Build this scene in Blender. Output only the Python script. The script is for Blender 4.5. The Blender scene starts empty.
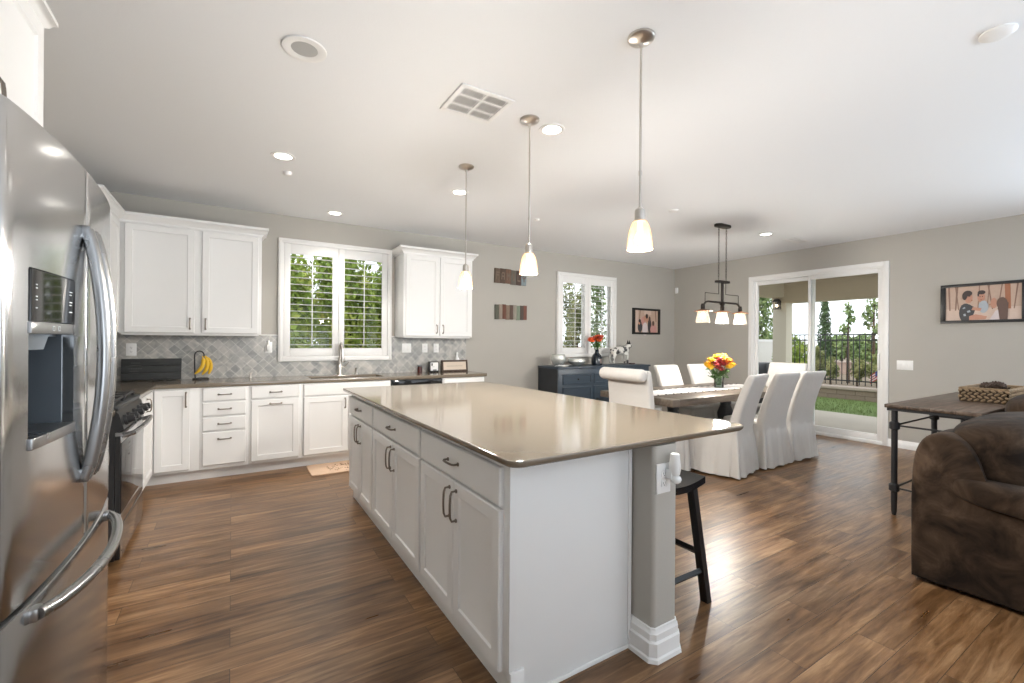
import bpy, bmesh, math, random
from mathutils import Vector, Matrix, Euler
from mathutils import noise as mnoise
random.seed(7)
R = math.radians
PI = math.pi
C = bpy.context.scene.collection
S = bpy.context.scene

# ---------------------------------------------------------------- camera
YAW, ROLL, H0 = R(31.93), R(0.41), 1.3255
cam_d = bpy.data.cameras.new('camera')
cam_d.sensor_width = 36.0
cam_d.lens = 449.2 / 1024 * 36.0
cam_d.clip_start = 0.05
cam_d.clip_end = 300
cam = bpy.data.objects.new('camera', cam_d)
cam.rotation_euler = (Matrix.Rotation(-YAW, 3, 'Z') @ Matrix.Rotation(PI / 2, 3, 'X') @ Matrix.Rotation(ROLL, 3, 'Z')).to_euler()
cam.location = (0, 0, H0)
C.objects.link(cam)
S.camera = cam

# ---------------------------------------------------------------- view, world, added fill lamps
S.view_settings.view_transform = 'Standard'
S.view_settings.look = 'None'
S.view_settings.gamma = 1
S.view_settings.exposure = 0.56
S.view_settings.use_curve_mapping = False
W = bpy.data.worlds.new('world')
S.world = W
W.use_nodes = True
nt = W.node_tree
bg = nt.nodes['Background']
tc = nt.nodes.new('ShaderNodeTexCoord')
wn = nt.nodes.new('ShaderNodeTexNoise')
wn.inputs['Scale'].default_value = 1.6
wn.inputs['Detail'].default_value = 4
wr = nt.nodes.new('ShaderNodeValToRGB')
wr.color_ramp.elements[0].position = 0.3
wr.color_ramp.elements[0].color = (0.72, 0.76, 0.82, 1)
wr.color_ramp.elements[1].position = 0.7
wr.color_ramp.elements[1].color = (0.95, 0.96, 0.98, 1)
nt.links.new(tc.outputs['Generated'], wn.inputs['Vector'])
nt.links.new(wn.outputs['Fac'], wr.inputs['Fac'])
nt.links.new(wr.outputs['Color'], bg.inputs['Color'])
bg.inputs['Strength'].default_value = 1.75


def area_light(name, loc, rot, sx, sy, power, col):
    d = bpy.data.lights.new(name, 'AREA')
    d.shape = 'RECTANGLE'
    d.size, d.size_y = sx, sy
    d.energy = power
    d.color = col
    o = bpy.data.objects.new(name, d)
    d.spread = R(115)
    o.location = loc
    o.rotation_euler = rot
    C.objects.link(o)
    return o


# fill lamps added at invented, unseen windows behind the camera,
# tilted up to brighten the ceiling
FILL_COL = (0.74, 0.87, 1.0)
area_light('added_fill_rear_left', (1.3, -3.52, 1.15), (R(90 + 50), 0, 0), 2.8, 1.5, 60, FILL_COL)
area_light('added_fill_rear_right', (5.1, -3.52, 1.15), (R(90 + 50), 0, 0), 2.8, 1.5, 60, FILL_COL)
area_light('added_fill_side', (7.47, -1.2, 1.15), (R(90 + 50), 0, R(90)), 2.3, 1.5, 50, FILL_COL)
SUN = None


# ---------------------------------------------------------------- materials
def new_mat(name):
    m = bpy.data.materials.new(name)
    m.use_nodes = True
    return m, m.node_tree, m.node_tree.nodes['Principled BSDF']


def mat(name, col, rough=0.5, metal=0.0, var=0.0, scale=8.0, bump=0.0, bscale=60.0, spec=0.5, coat=0.0, stretch=None, emit=None, estr=0.0, sheen=0.0):
    m, t, b = new_mat(name)
    b.inputs['Base Color'].default_value = (*col, 1)
    b.inputs['Roughness'].default_value = rough
    b.inputs['Metallic'].default_value = metal
    b.inputs['Specular IOR Level'].default_value = spec
    b.inputs['Coat Weight'].default_value = coat
    if sheen:
        b.inputs['Sheen Weight'].default_value = sheen
    tcn = t.nodes.new('ShaderNodeTexCoord')
    mp = t.nodes.new('ShaderNodeMapping')
    if stretch:
        mp.inputs['Scale'].default_value = stretch
    t.links.new(tcn.outputs['Object'], mp.inputs['Vector'])
    if var > 0:
        n = t.nodes.new('ShaderNodeTexNoise')
        n.inputs['Scale'].default_value = scale
        n.inputs['Detail'].default_value = 5
        t.links.new(mp.outputs['Vector'], n.inputs['Vector'])
        mx = t.nodes.new('ShaderNodeMix')
        mx.data_type = 'RGBA'
        mx.inputs['A'].default_value = (*[c * (1 - var) for c in col], 1)
        mx.inputs['B'].default_value = (*[min(1, c * (1 + var)) for c in col], 1)
        t.links.new(n.outputs['Fac'], mx.inputs['Factor'])
        t.links.new(mx.outputs['Result'], b.inputs['Base Color'])
    if bump > 0:
        n2 = t.nodes.new('ShaderNodeTexNoise')
        n2.inputs['Scale'].default_value = bscale
        n2.inputs['Detail'].default_value = 3
        t.links.new(mp.outputs['Vector'], n2.inputs['Vector'])
        bp_ = t.nodes.new('ShaderNodeBump')
        bp_.inputs['Strength'].default_value = bump
        bp_.inputs['Distance'].default_value = 0.01
        t.links.new(n2.outputs['Fac'], bp_.inputs['Height'])
        t.links.new(bp_.outputs['Normal'], b.inputs['Normal'])
    if emit:
        b.inputs['Emission Color'].default_value = (*emit, 1)
        b.inputs['Emission Strength'].default_value = estr
    return m


def ramp(t, fac, stops):
    r = t.nodes.new('ShaderNodeValToRGB')
    el = r.color_ramp.elements
    while len(el) > 1:
        el.remove(el[0])
    el[0].position = stops[0][0]
    el[0].color = (*stops[0][1], 1)
    for p, c in stops[1:]:
        e = el.new(p)
        e.color = (*c, 1)
    t.links.new(fac, r.inputs['Fac'])
    return r.outputs['Color']


def floor_mat():
    m, t, b = new_mat('hand_scraped_wood_planks')
    L = t.links.new
    tcn = t.nodes.new('ShaderNodeTexCoord')
    br = t.nodes.new('ShaderNodeTexBrick')
    br.offset = 0.37
    br.offset_frequency = 2
    br.inputs['Scale'].default_value = 1
    br.inputs['Brick Width'].default_value = 1.22
    br.inputs['Row Height'].default_value = 0.152
    br.inputs['Mortar Size'].default_value = 0.0013
    br.inputs['Mortar Smooth'].default_value = 0.1
    br.inputs['Color1'].default_value = (0, 0, 0, 1)
    br.inputs['Color2'].default_value = (1, 1, 1, 1)
    br.inputs['Mortar'].default_value = (0.5, 0.5, 0.5, 1)
    L(tcn.outputs['Object'], br.inputs['Vector'])
    # grain, shifted plank by plank
    mp = t.nodes.new('ShaderNodeMapping')
    mp.inputs['Scale'].default_value = (1.3, 16, 1)
    add = t.nodes.new('ShaderNodeVectorMath')
    add.operation = 'MULTIPLY_ADD'
    add.inputs[1].default_value = (7, 3, 0)
    L(br.outputs['Color'], add.inputs[0])
    L(tcn.outputs['Object'], add.inputs[2])
    L(add.outputs[0], mp.inputs['Vector'])
    n1 = t.nodes.new('ShaderNodeTexNoise')
    n1.inputs['Scale'].default_value = 2.2
    n1.inputs['Detail'].default_value = 8
    n1.inputs['Roughness'].default_value = 0.62
    n1.inputs['Distortion'].default_value = 0.6
    L(mp.outputs['Vector'], n1.inputs['Vector'])
    mp2 = t.nodes.new('ShaderNodeMapping')
    mp2.inputs['Scale'].default_value = (0.6, 3.2, 1)
    L(add.outputs[0], mp2.inputs['Vector'])
    n2 = t.nodes.new('ShaderNodeTexNoise')
    n2.inputs['Scale'].default_value = 2.5
    n2.inputs['Detail'].default_value = 4
    L(mp2.outputs['Vector'], n2.inputs['Vector'])
    mm = t.nodes.new('ShaderNodeMath')
    mm.operation = 'MULTIPLY_ADD'
    mm.inputs[1].default_value = 0.55
    L(n1.outputs['Fac'], mm.inputs[0])
    m3 = t.nodes.new('ShaderNodeMath')
    m3.operation = 'MULTIPLY'
    m3.inputs[1].default_value = 0.45
    L(n2.outputs['Fac'], m3.inputs[0])
    L(m3.outputs[0], mm.inputs[2])
    col = ramp(t, mm.outputs[0], [(0.36, (0.065, 0.032, 0.015)), (0.46, (0.145, 0.08, 0.042)), (0.54, (0.22, 0.13, 0.072)), (0.66, (0.36, 0.235, 0.14))])
    hs = t.nodes.new('ShaderNodeHueSaturation')
    hs.inputs['Saturation'].default_value = 1.12
    mr = t.nodes.new('ShaderNodeMapRange')
    mr.inputs['To Min'].default_value = 0.78
    mr.inputs['To Max'].default_value = 1.2
    sp = t.nodes.new('ShaderNodeSeparateColor')
    L(br.outputs['Color'], sp.inputs[0])
    L(sp.outputs[0], mr.inputs['Value'])
    L(mr.outputs[0], hs.inputs['Value'])
    L(col, hs.inputs['Color'])
    mx = t.nodes.new('ShaderNodeMix')
    mx.data_type = 'RGBA'
    mx.inputs['B'].default_value = (0.05, 0.028, 0.015, 1)
    L(br.outputs['Fac'], mx.inputs['Factor'])
    L(hs.outputs[0], mx.inputs['A'])
    L(mx.outputs['Result'], b.inputs['Base Color'])
    rr = t.nodes.new('ShaderNodeMapRange')
    rr.inputs['To Min'].default_value = 0.22
    rr.inputs['To Max'].default_value = 0.40
    L(n2.outputs['Fac'], rr.inputs['Value'])
    L(rr.outputs[0], b.inputs['Roughness'])
    bu = t.nodes.new('ShaderNodeBump')
    bu.inputs['Strength'].default_value = 0.22
    bu.inputs['Distance'].default_value = 0.006
    sub = t.nodes.new('ShaderNodeMath')
    sub.operation = 'SUBTRACT'
    L(mm.outputs[0], sub.inputs[0])
    L(br.outputs['Fac'], sub.inputs[1])
    L(sub.outputs[0], bu.inputs['Height'])
    L(bu.outputs['Normal'], b.inputs['Normal'])
    return m


def tile_mat():
    m, t, b = new_mat('diagonal_marble_tile')
    L = t.links.new
    tcn = t.nodes.new('ShaderNodeTexCoord')
    sx = t.nodes.new('ShaderNodeSeparateXYZ')
    L(tcn.outputs['Object'], sx.inputs[0])
    ax = t.nodes.new('ShaderNodeMath')
    ax.operation = 'ADD'
    L(sx.outputs['X'], ax.inputs[0])
    L(sx.outputs['Y'], ax.inputs[1])
    cb = t.nodes.new('ShaderNodeCombineXYZ')
    L(ax.outputs[0], cb.inputs['X'])
    L(sx.outputs['Z'], cb.inputs['Y'])
    mp = t.nodes.new('ShaderNodeMapping')
    mp.inputs['Rotation'].default_value = (0, 0, R(45))
    L(cb.outputs[0], mp.inputs['Vector'])
    br = t.nodes.new('ShaderNodeTexBrick')
    br.offset = 0.0
    br.inputs['Scale'].default_value = 1
    br.inputs['Brick Width'].default_value = 0.075
    br.inputs['Row Height'].default_value = 0.075
    br.inputs['Mortar Size'].default_value = 0.0022
    br.inputs['Color1'].default_value = (0.33, 0.33, 0.315, 1)
    br.inputs['Color2'].default_value = (0.50, 0.485, 0.455, 1)
    br.inputs['Mortar'].default_value = (0.60, 0.585, 0.56, 1)
    L(mp.outputs['Vector'], br.inputs['Vector'])
    n = t.nodes.new('ShaderNodeTexNoise')
    n.inputs['Scale'].default_value = 9
    n.inputs['Detail'].default_value = 7
    n.inputs['Distortion'].default_value = 1.6
    L(cb.outputs[0], n.inputs['Vector'])
    v = ramp(t, n.outputs['Fac'], [(0.3, (0.72, 0.74, 0.76)), (0.5, (0.95, 0.95, 0.95)), (0.7, (1.2, 1.18, 1.15))])
    mx = t.nodes.new('ShaderNodeMix')
    mx.data_type = 'RGBA'
    mx.blend_type = 'MULTIPLY'
    mx.inputs['Factor'].default_value = 1
    L(br.outputs['Color'], mx.inputs['A'])
    L(v, mx.inputs['B'])
    L(mx.outputs['Result'], b.inputs['Base Color'])
    b.inputs['Roughness'].default_value = 0.3
    bu = t.nodes.new('ShaderNodeBump')
    bu.invert = True
    bu.inputs['Strength'].default_value = 0.35
    bu.inputs['Distance'].default_value = 0.003
    L(br.outputs['Fac'], bu.inputs['Height'])
    L(bu.outputs['Normal'], b.inputs['Normal'])
    return m


def steel_mat(name, col=(0.56, 0.57, 0.58), rough=0.15, stretch=(220, 220, 1.2)):
    m, t, b = new_mat(name)
    L = t.links.new
    b.inputs['Base Color'].default_value = (*col, 1)
    b.inputs['Metallic'].default_value = 1
    tcn = t.nodes.new('ShaderNodeTexCoord')
    mp = t.nodes.new('ShaderNodeMapping')
    mp.inputs['Scale'].default_value = stretch
    L(tcn.outputs['Object'], mp.inputs['Vector'])
    n = t.nodes.new('ShaderNodeTexNoise')
    n.inputs['Scale'].default_value = 3
    n.inputs['Detail'].default_value = 3
    L(mp.outputs['Vector'], n.inputs['Vector'])
    rr = t.nodes.new('ShaderNodeMapRange')
    rr.inputs['To Min'].default_value = rough * 0.75
    rr.inputs['To Max'].default_value = rough * 1.3
    L(n.outputs['Fac'], rr.inputs['Value'])
    L(rr.outputs[0], b.inputs['Roughness'])
    bu = t.nodes.new('ShaderNodeBump')
    bu.inputs['Strength'].default_value = 0.03
    bu.inputs['Distance'].default_value = 0.002
    L(n.outputs['Fac'], bu.inputs['Height'])
    L(bu.outputs['Normal'], b.inputs['Normal'])
    return m


def glass_mat(name, tint=(1, 1, 1), rough=0.0, ior=1.45, solid=False):
    m = bpy.data.materials.new(name)
    m.use_nodes = True
    t = m.node_tree
    t.nodes.clear()
    out = t.nodes.new('ShaderNodeOutputMaterial')
    if solid:
        g = t.nodes.new('ShaderNodeBsdfPrincipled')
        g.inputs['Base Color'].default_value = (*tint, 1)
        g.inputs['Transmission Weight'].default_value = 1
        g.inputs['Roughness'].default_value = rough
        g.inputs['IOR'].default_value = ior
        t.links.new(g.outputs[0], out.inputs['Surface'])
        return m
    # thin pane: clear transmission with fresnel reflection
    tr = t.nodes.new('ShaderNodeBsdfTransparent')
    tr.inputs['Color'].default_value = (*tint, 1)
    gl = t.nodes.new('ShaderNodeBsdfGlossy')
    gl.inputs['Roughness'].default_value = rough
    fr = t.nodes.new('ShaderNodeFresnel')
    fr.inputs['IOR'].default_value = ior
    mx = t.nodes.new('ShaderNodeMixShader')
    t.links.new(fr.outputs[0], mx.inputs[0])
    t.links.new(tr.outputs[0], mx.inputs[1])
    t.links.new(gl.outputs[0], mx.inputs[2])
    t.links.new(mx.outputs[0], out.inputs['Surface'])
    return m


def shade_glass(name, tint, estr, glow=(1.0, 0.72, 0.42)):
    # frosted lamp shade lit by the bulb inside
    m, t, b = new_mat(name)
    L = t.links.new
    b.inputs['Base Color'].default_value = (*tint, 1)
    b.inputs['Transmission Weight'].default_value = 0.85
    b.inputs['Roughness'].default_value = 0.25
    b.inputs['IOR'].default_value = 1.2
    b.inputs['Emission Color'].default_value = (*glow, 1)
    b.inputs['Emission Strength'].default_value = estr
    tcn = t.nodes.new('ShaderNodeTexCoord')
    v = t.nodes.new('ShaderNodeTexVoronoi')
    v.feature = 'DISTANCE_TO_EDGE'
    v.inputs['Scale'].default_value = 45
    L(tcn.outputs['Object'], v.inputs['Vector'])
    bu = t.nodes.new('ShaderNodeBump')
    bu.inputs['Strength'].default_value = 0.4
    bu.inputs['Distance'].default_value = 0.004
    L(v.outputs['Distance'], bu.inputs['Height'])
    L(bu.outputs['Normal'], b.inputs['Normal'])
    return m


def emis(name, col, s):
    m = bpy.data.materials.new(name)
    m.use_nodes = True
    t = m.node_tree
    t.nodes.clear()
    out = t.nodes.new('ShaderNodeOutputMaterial')
    e = t.nodes.new('ShaderNodeEmission')
    e.inputs[0].default_value = (*col, 1)
    e.inputs[1].default_value = s
    t.links.new(e.outputs[0], out.inputs['Surface'])
    return m


def plank_mat(name, cols, along='X', width=0.12, rough=0.5, length=2.0):
    m, t, b = new_mat(name)
    L = t.links.new
    tcn = t.nodes.new('ShaderNodeTexCoord')
    mp = t.nodes.new('ShaderNodeMapping')
    if along == 'Y':
        mp.inputs['Rotation'].default_value = (0, 0, R(90))
    L(tcn.outputs['Object'], mp.inputs['Vector'])
    br = t.nodes.new('ShaderNodeTexBrick')
    br.inputs['Scale'].default_value = 1
    br.inputs['Brick Width'].default_value = length
    br.inputs['Row Height'].default_value = width
    br.inputs['Mortar Size'].default_value = 0.0015
    br.inputs['Color1'].default_value = (0, 0, 0, 1)
    br.inputs['Color2'].default_value = (1, 1, 1, 1)
    L(mp.outputs['Vector'], br.inputs['Vector'])
    m2 = t.nodes.new('ShaderNodeMapping')
    m2.inputs['Scale'].default_value = (2, 22, 22)
    L(mp.outputs['Vector'], m2.inputs['Vector'])
    n = t.nodes.new('ShaderNodeTexNoise')
    n.inputs['Scale'].default_value = 2
    n.inputs['Detail'].default_value = 6
    L(m2.outputs['Vector'], n.inputs['Vector'])
    sp = t.nodes.new('ShaderNodeSeparateColor')
    L(br.outputs['Color'], sp.inputs[0])
    a = t.nodes.new('ShaderNodeMath')
    a.operation = 'MULTIPLY_ADD'
    a.inputs[1].default_value = 0.3
    L(sp.outputs[0], a.inputs[0])
    L(n.outputs['Fac'], a.inputs[2])
    s2 = t.nodes.new('ShaderNodeMath')
    s2.operation = 'SUBTRACT'
    s2.inputs[1].default_value = 0.15
    L(a.outputs[0], s2.inputs[0])
    c = ramp(t, s2.outputs[0], [(0.3, cols[0]), (0.5, cols[1]), (0.7, cols[2])])
    mx = t.nodes.new('ShaderNodeMix')
    mx.data_type = 'RGBA'
    L(br.outputs['Fac'], mx.inputs['Factor'])
    L(c, mx.inputs['A'])
    mx.inputs['B'].default_value = (*[x * 0.4 for x in cols[0]], 1)
    L(mx.outputs['Result'], b.inputs['Base Color'])
    b.inputs['Roughness'].default_value = rough
    return m


M_wall = mat('warm_grey_wall_paint', (0.44, 0.42, 0.38), 0.75, var=0.03, scale=3, bump=0.06, bscale=180)
M_ceil = mat('white_ceiling_paint', (0.81, 0.82, 0.83), 0.85, bump=0.06, bscale=140)
M_trim = mat('white_trim_paint', (0.82, 0.815, 0.80), 0.4)
M_cab = mat('white_cabinet_paint', (0.80, 0.80, 0.79), 0.38, var=0.015, scale=4)
M_floor = floor_mat()
M_tile = tile_mat()
M_stone = mat('taupe_quartz_worktop', (0.18, 0.148, 0.11), 0.11, var=0.08, scale=120, spec=0.8)
M_edge = mat('taupe_quartz_edge', (0.17, 0.145, 0.12), 0.2, var=0.08, scale=120)
M_nickel = mat('brushed_nickel', (0.60, 0.57, 0.53), 0.3, 1.0)
M_pull = mat('dark_nickel_pull', (0.23, 0.2, 0.17), 0.32, 1.0)
M_steel = steel_mat('brushed_stainless_steel')
M_steelh = steel_mat('polished_steel_bar', (0.33, 0.33, 0.33), 0.27, (2, 2, 2))
M_black = mat('gloss_black_glass', (0.012, 0.012, 0.013), 0.06)
M_blackp = mat('black_enamel', (0.009, 0.009, 0.01), 0.38)
M_iron = mat('black_cast_iron', (0.02, 0.02, 0.022), 0.55)
M_dark = mat('dark_grey_plastic', (0.06, 0.065, 0.07), 0.35)
M_glass = glass_mat('window_glass', (0.97, 0.985, 0.98), 0.0, 1.22)
M_fabric = mat('cream_slipcover_cotton', (0.63, 0.605, 0.57), 0.9, var=0.03, scale=5, bump=0.25, bscale=18, sheen=0.2)
M_brown = mat('brown_velvet_microfibre', (0.036, 0.022, 0.014), 0.85, bump=0.9, bscale=8, spec=0.12, sheen=0.05)
_t = M_brown.node_tree
_c = _t.nodes.new('ShaderNodeTexCoord')
_n = _t.nodes.new('ShaderNodeTexNoise')
_n.inputs['Scale'].default_value = 5.5
_n.inputs['Detail'].default_value = 6
_n.inputs['Roughness'].default_value = 0.6
_n.inputs['Distortion'].default_value = 0.8
_t.links.new(_c.outputs['Object'], _n.inputs['Vector'])
_t.links.new(ramp(_t, _n.outputs['Fac'], [(0.36, (0.012, 0.0075, 0.005)), (0.5, (0.032, 0.02, 0.0125)), (0.6, (0.055, 0.035, 0.022)), (0.74, (0.10, 0.066, 0.044))]), _t.nodes['Principled BSDF'].inputs['Base Color'])
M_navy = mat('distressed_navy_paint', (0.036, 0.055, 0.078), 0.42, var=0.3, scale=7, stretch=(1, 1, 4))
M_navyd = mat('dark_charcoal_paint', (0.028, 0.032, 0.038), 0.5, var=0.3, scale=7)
M_oak = plank_mat('weathered_oak_top', ((0.05, 0.038, 0.028), (0.10, 0.077, 0.057), (0.16, 0.125, 0.095)), 'X', 0.17, 0.4)
M_oakd = plank_mat('dark_reclaimed_wood', ((0.05, 0.033, 0.023), (0.115, 0.077, 0.054), (0.19, 0.135, 0.1)), 'X', 0.14, 0.35)
M_white = mat('white_plastic', (0.85, 0.85, 0.84), 0.35)
M_bronze = mat('oil_rubbed_bronze', (0.035, 0.027, 0.022), 0.4, 0.6)
M_rust = mat('rusty_copper_rim', (0.33, 0.16, 0.08), 0.45, 0.6)
M_pend = shade_glass('frosted_crackle_amber_glass', (1.0, 0.79, 0.60), 0.10, (1.0, 0.52, 0.26))
M_chandg = shade_glass('clear_seeded_lamp_glass', (1, 0.97, 0.92), 0.1, (1.0, 0.85, 0.62))
M_bulb = emis('warm_bulb', (1, 0.80, 0.55), 7)
M_can = emis('lit_downlight_lens', (1, 0.95, 0.86), 9)
M_banana = mat('banana_skin', (0.85, 0.52, 0.03), 0.5, var=0.12, scale=20)
M_leaf = mat('bouquet_leaf', (0.06, 0.14, 0.03), 0.6, var=0.3, scale=30)


# ---------------------------------------------------------------- mesh helper
class G:
    def __init__(s):
        s.b = bmesh.new()

    def _tail(s, n0, mi, X=None):
        s.b.verts.ensure_lookup_table()
        if X is not None:
            for v in s.b.verts[n0:]:
                v.co = X @ v.co

    def box(s, x0, x1, y0, y1, z0, z1, bev=0, mi=0, X=None, seg=2):
        t = bmesh.new()
        bmesh.ops.create_cube(t, size=1)
        for v in t.verts:
            v.co = Vector(((x0 + x1) / 2 + v.co.x * (x1 - x0), (y0 + y1) / 2 + v.co.y * (y1 - y0), (z0 + z1) / 2 + v.co.z * (z1 - z0)))
        if bev > 0:
            bmesh.ops.bevel(t, geom=t.edges[:], offset=bev, segments=seg, profile=0.5, affect='EDGES')
        s.merge(t, mi, X)
        return s

    def merge(s, t, mi=0, X=None):
        bmesh.ops.recalc_face_normals(t, faces=t.faces[:])
        mp = {}
        for v in t.verts:
            mp[v] = s.b.verts.new(X @ v.co if X is not None else v.co)
        for f in t.faces:
            try:
                nf = s.b.faces.new([mp[v] for v in f.verts])
                nf.material_index = mi if mi is not None else f.material_index
            except ValueError:
                pass
        t.free()

    def tube(s, pts, r, n=10, mi=0, closed=False, X=None, flat=None):
        t = bmesh.new()
        pts = [Vector(p) for p in pts]
        N = len(pts)
        rad = r if isinstance(r, (list, tuple)) else [r] * N
        rings = []
        up = None
        for i, p in enumerate(pts):
            if closed:
                d = pts[(i + 1) % N] - pts[i - 1]
            else:
                d = pts[min(i + 1, N - 1)] - pts[max(i - 1, 0)]
            d.normalize()
            if up is None:
                up = Vector((0, 0, 1)) if abs(d.z) < 0.9 else Vector((0, 1, 0))
                up = (up - d * up.dot(d)).normalized()
            else:
                up = (up - d * up.dot(d)).normalized()
            sd = d.cross(up)
            a, c = (1, 1) if flat is None else flat
            rings.append([t.verts.new(p + (up * math.cos(2 * PI * k / n) * a + sd * math.sin(2 * PI * k / n) * c) * rad[i]) for k in range(n)])
        for i in range(N if closed else N - 1):
            A, B = rings[i], rings[(i + 1) % N]
            for k in range(n):
                t.faces.new((A[k], A[(k + 1) % n], B[(k + 1) % n], B[k]))
        if not closed:
            t.faces.new(rings[0][::-1])
            t.faces.new(rings[-1])
        s.merge(t, mi, X)
        return s

    def cyl(s, p0, p1, r0, r1=None, n=20, mi=0, X=None):
        return s.tube([p0, p1], [r0, r0 if r1 is None else r1], n, mi, X=X)

    def lathe(s, prof, c=(0, 0, 0), n=28, mi=0, X=None, cap=True):
        t = bmesh.new()
        rings = []
        for r, z in prof:
            r = max(r, 1e-4)
            rings.append([t.verts.new((c[0] + r * math.cos(2 * PI * k / n), c[1] + r * math.sin(2 * PI * k / n), c[2] + z)) for k in range(n)])
        for A, B in zip(rings[:-1], rings[1:]):
            for k in range(n):
                t.faces.new((A[k], A[(k + 1) % n], B[(k + 1) % n], B[k]))
        if cap:
            t.faces.new(rings[0][::-1])
            t.faces.new(rings[-1])
        s.merge(t, mi, X)
        return s

    def rings(s, rs, cap0=True, cap1=True, mi=0, X=None):
        t = bmesh.new()
        vs = [[t.verts.new(p) for p in r] for r in rs]
        n = len(rs[0])
        for A, B in zip(vs[:-1], vs[1:]):
            for k in range(n):
                t.faces.new((A[k], A[(k + 1) % n], B[(k + 1) % n], B[k]))
        if cap0:
            t.faces.new(vs[0][::-1])
        if cap1:
            t.faces.new(vs[-1])
        s.merge(t, mi, X)
        return s

    def prism(s, poly, axis, a0, a1, mi=0, bev=0, X=None):
        # poly in the two other axes (in xyz order)
        def P(u, v, a):
            return {'X': (a, u, v), 'Y': (u, a, v), 'Z': (u, v, a)}[axis]
        t = bmesh.new()
        A = [t.verts.new(P(u, v, a0)) for u, v in poly]
        B = [t.verts.new(P(u, v, a1)) for u, v in poly]
        n = len(poly)
        for k in range(n):
            t.faces.new((A[k], A[(k + 1) % n], B[(k + 1) % n], B[k]))
        fa = t.faces.new(A[::-1])
        fb = t.faces.new(B)
        if bev > 0:
            bmesh.ops.bevel(t, geom=list(set(fa.edges[:] + fb.edges[:])), offset=bev, segments=3, profile=0.5, affect='EDGES')
        s.merge(t, mi, X)
        return s

    def ball(s, c, r, mi=0, sc=(1, 1, 1), sub=2, X=None):
        t = bmesh.new()
        bmesh.ops.create_icosphere(t, subdivisions=sub, radius=r)
        for v in t.verts:
            v.co = Vector((c[0] + v.co.x * sc[0], c[1] + v.co.y * sc[1], c[2] + v.co.z * sc[2]))
        s.merge(t, mi, X)
        return s

    def grid(s, f, nu, nv, mi=0, X=None, closed_u=False):
        t = bmesh.new()
        V = [[t.verts.new(f(i / (nu if closed_u else nu - 1), j / (nv - 1))) for j in range(nv)] for i in range(nu)]
        for i in range(nu if closed_u else nu - 1):
            for j in range(nv - 1):
                t.faces.new((V[i][j], V[(i + 1) % nu][j], V[(i + 1) % nu][j + 1], V[i][j + 1]))
        s.merge(t, mi, X)
        return s


def obj(name, g, mats, parent=None, world=False, angle=35, recalc=False):
    me = bpy.data.meshes.new(name)
    if recalc:
        bmesh.ops.recalc_face_normals(g.b, faces=g.b.faces[:])
    g.b.to_mesh(me)
    g.b.free()
    for m in (mats if isinstance(mats, (list, tuple)) else [mats]):
        me.materials.append(m)
    for p in me.polygons:
        p.use_smooth = True
    me.set_sharp_from_angle(angle=R(angle))
    o = bpy.data.objects.new(name, me)
    C.objects.link(o)
    if parent is not None:
        o.parent = parent
        if world:
            root = parent
            while root.parent:
                root = root.parent
            inv = (Matrix.Translation(root.location) @ root.rotation_euler.to_matrix().to_4x4()).inverted()
            me.transform(inv)
    return o


def thing(name, label, cat, loc=(0, 0, 0), rotz=0, group=None):
    o = bpy.data.objects.new(name, None)
    C.objects.link(o)
    o.location = loc
    o.rotation_euler = (0, 0, rotz)
    o.empty_display_size = 0.1
    o['label'] = label
    o['category'] = cat
    if group:
        o['group'] = group
    return o


def tag(o, label, cat, group=None):
    o['label'] = label
    o['category'] = cat
    if group:
        o['group'] = group
    return o


def struct(name, g, m, parent=None, **k):
    o = obj(name, g, m, parent, **k)
    if parent is None:
        o['kind'] = 'structure'
    return o


def one(name, g, m, label, cat, loc=None, group=None, **k):
    # single-mesh thing built in world coordinates; origin moved to loc
    o = obj(name, g, m, None, **k)
    if loc is not None:
        o.data.transform(Matrix.Translation(-Vector(loc)))
        o.location = loc
    return tag(o, label, cat, group)


def dup(root, loc, rotz, label=None, group=None):
    r = root.copy()
    C.objects.link(r)
    r.location = loc
    r.rotation_euler = (0, 0, rotz)
    if label:
        r['label'] = label
    if group:
        r['group'] = group
    for ch in list(root.children):
        c = ch.copy()
        C.objects.link(c)
        c.parent = r
        for gch in ch.children:
            d = gch.copy()
            C.objects.link(d)
            d.parent = c
    return r


# ---------------------------------------------------------------- room shell
XL, XR, YB, YF, ZC = -1.24, 7.25, 5.705, -3.3, 2.74
T = 0.14


def wall_with_holes(name, axis, pos, thick, a0, a1, holes, m=M_wall):
    # axis 'Y': wall plane y=pos, runs in x; axis 'X': plane x=pos, runs in y
    g = G()
    cuts = sorted(set([a0, a1] + [h[0] for h in holes] + [h[1] for h in holes]))

    def bx(u0, u1, z0, z1):
        if z1 - z0 < 1e-4:
            return
        lo, hi = min(pos, pos + thick), max(pos, pos + thick)
        if axis == 'Y':
            g.box(u0, u1, lo, hi, z0, z1)
        else:
            g.box(lo, hi, u0, u1, z0, z1)
    for u0, u1 in zip(cuts[:-1], cuts[1:]):
        mid = (u0 + u1) / 2
        hs = [h for h in holes if h[0] < mid < h[1]]
        if hs:
            bx(u0, u1, 0, hs[0][2])
            bx(u0, u1, hs[0][3], ZC)
        else:
            bx(u0, u1, 0, ZC)
    return struct(name, g, m)


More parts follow.
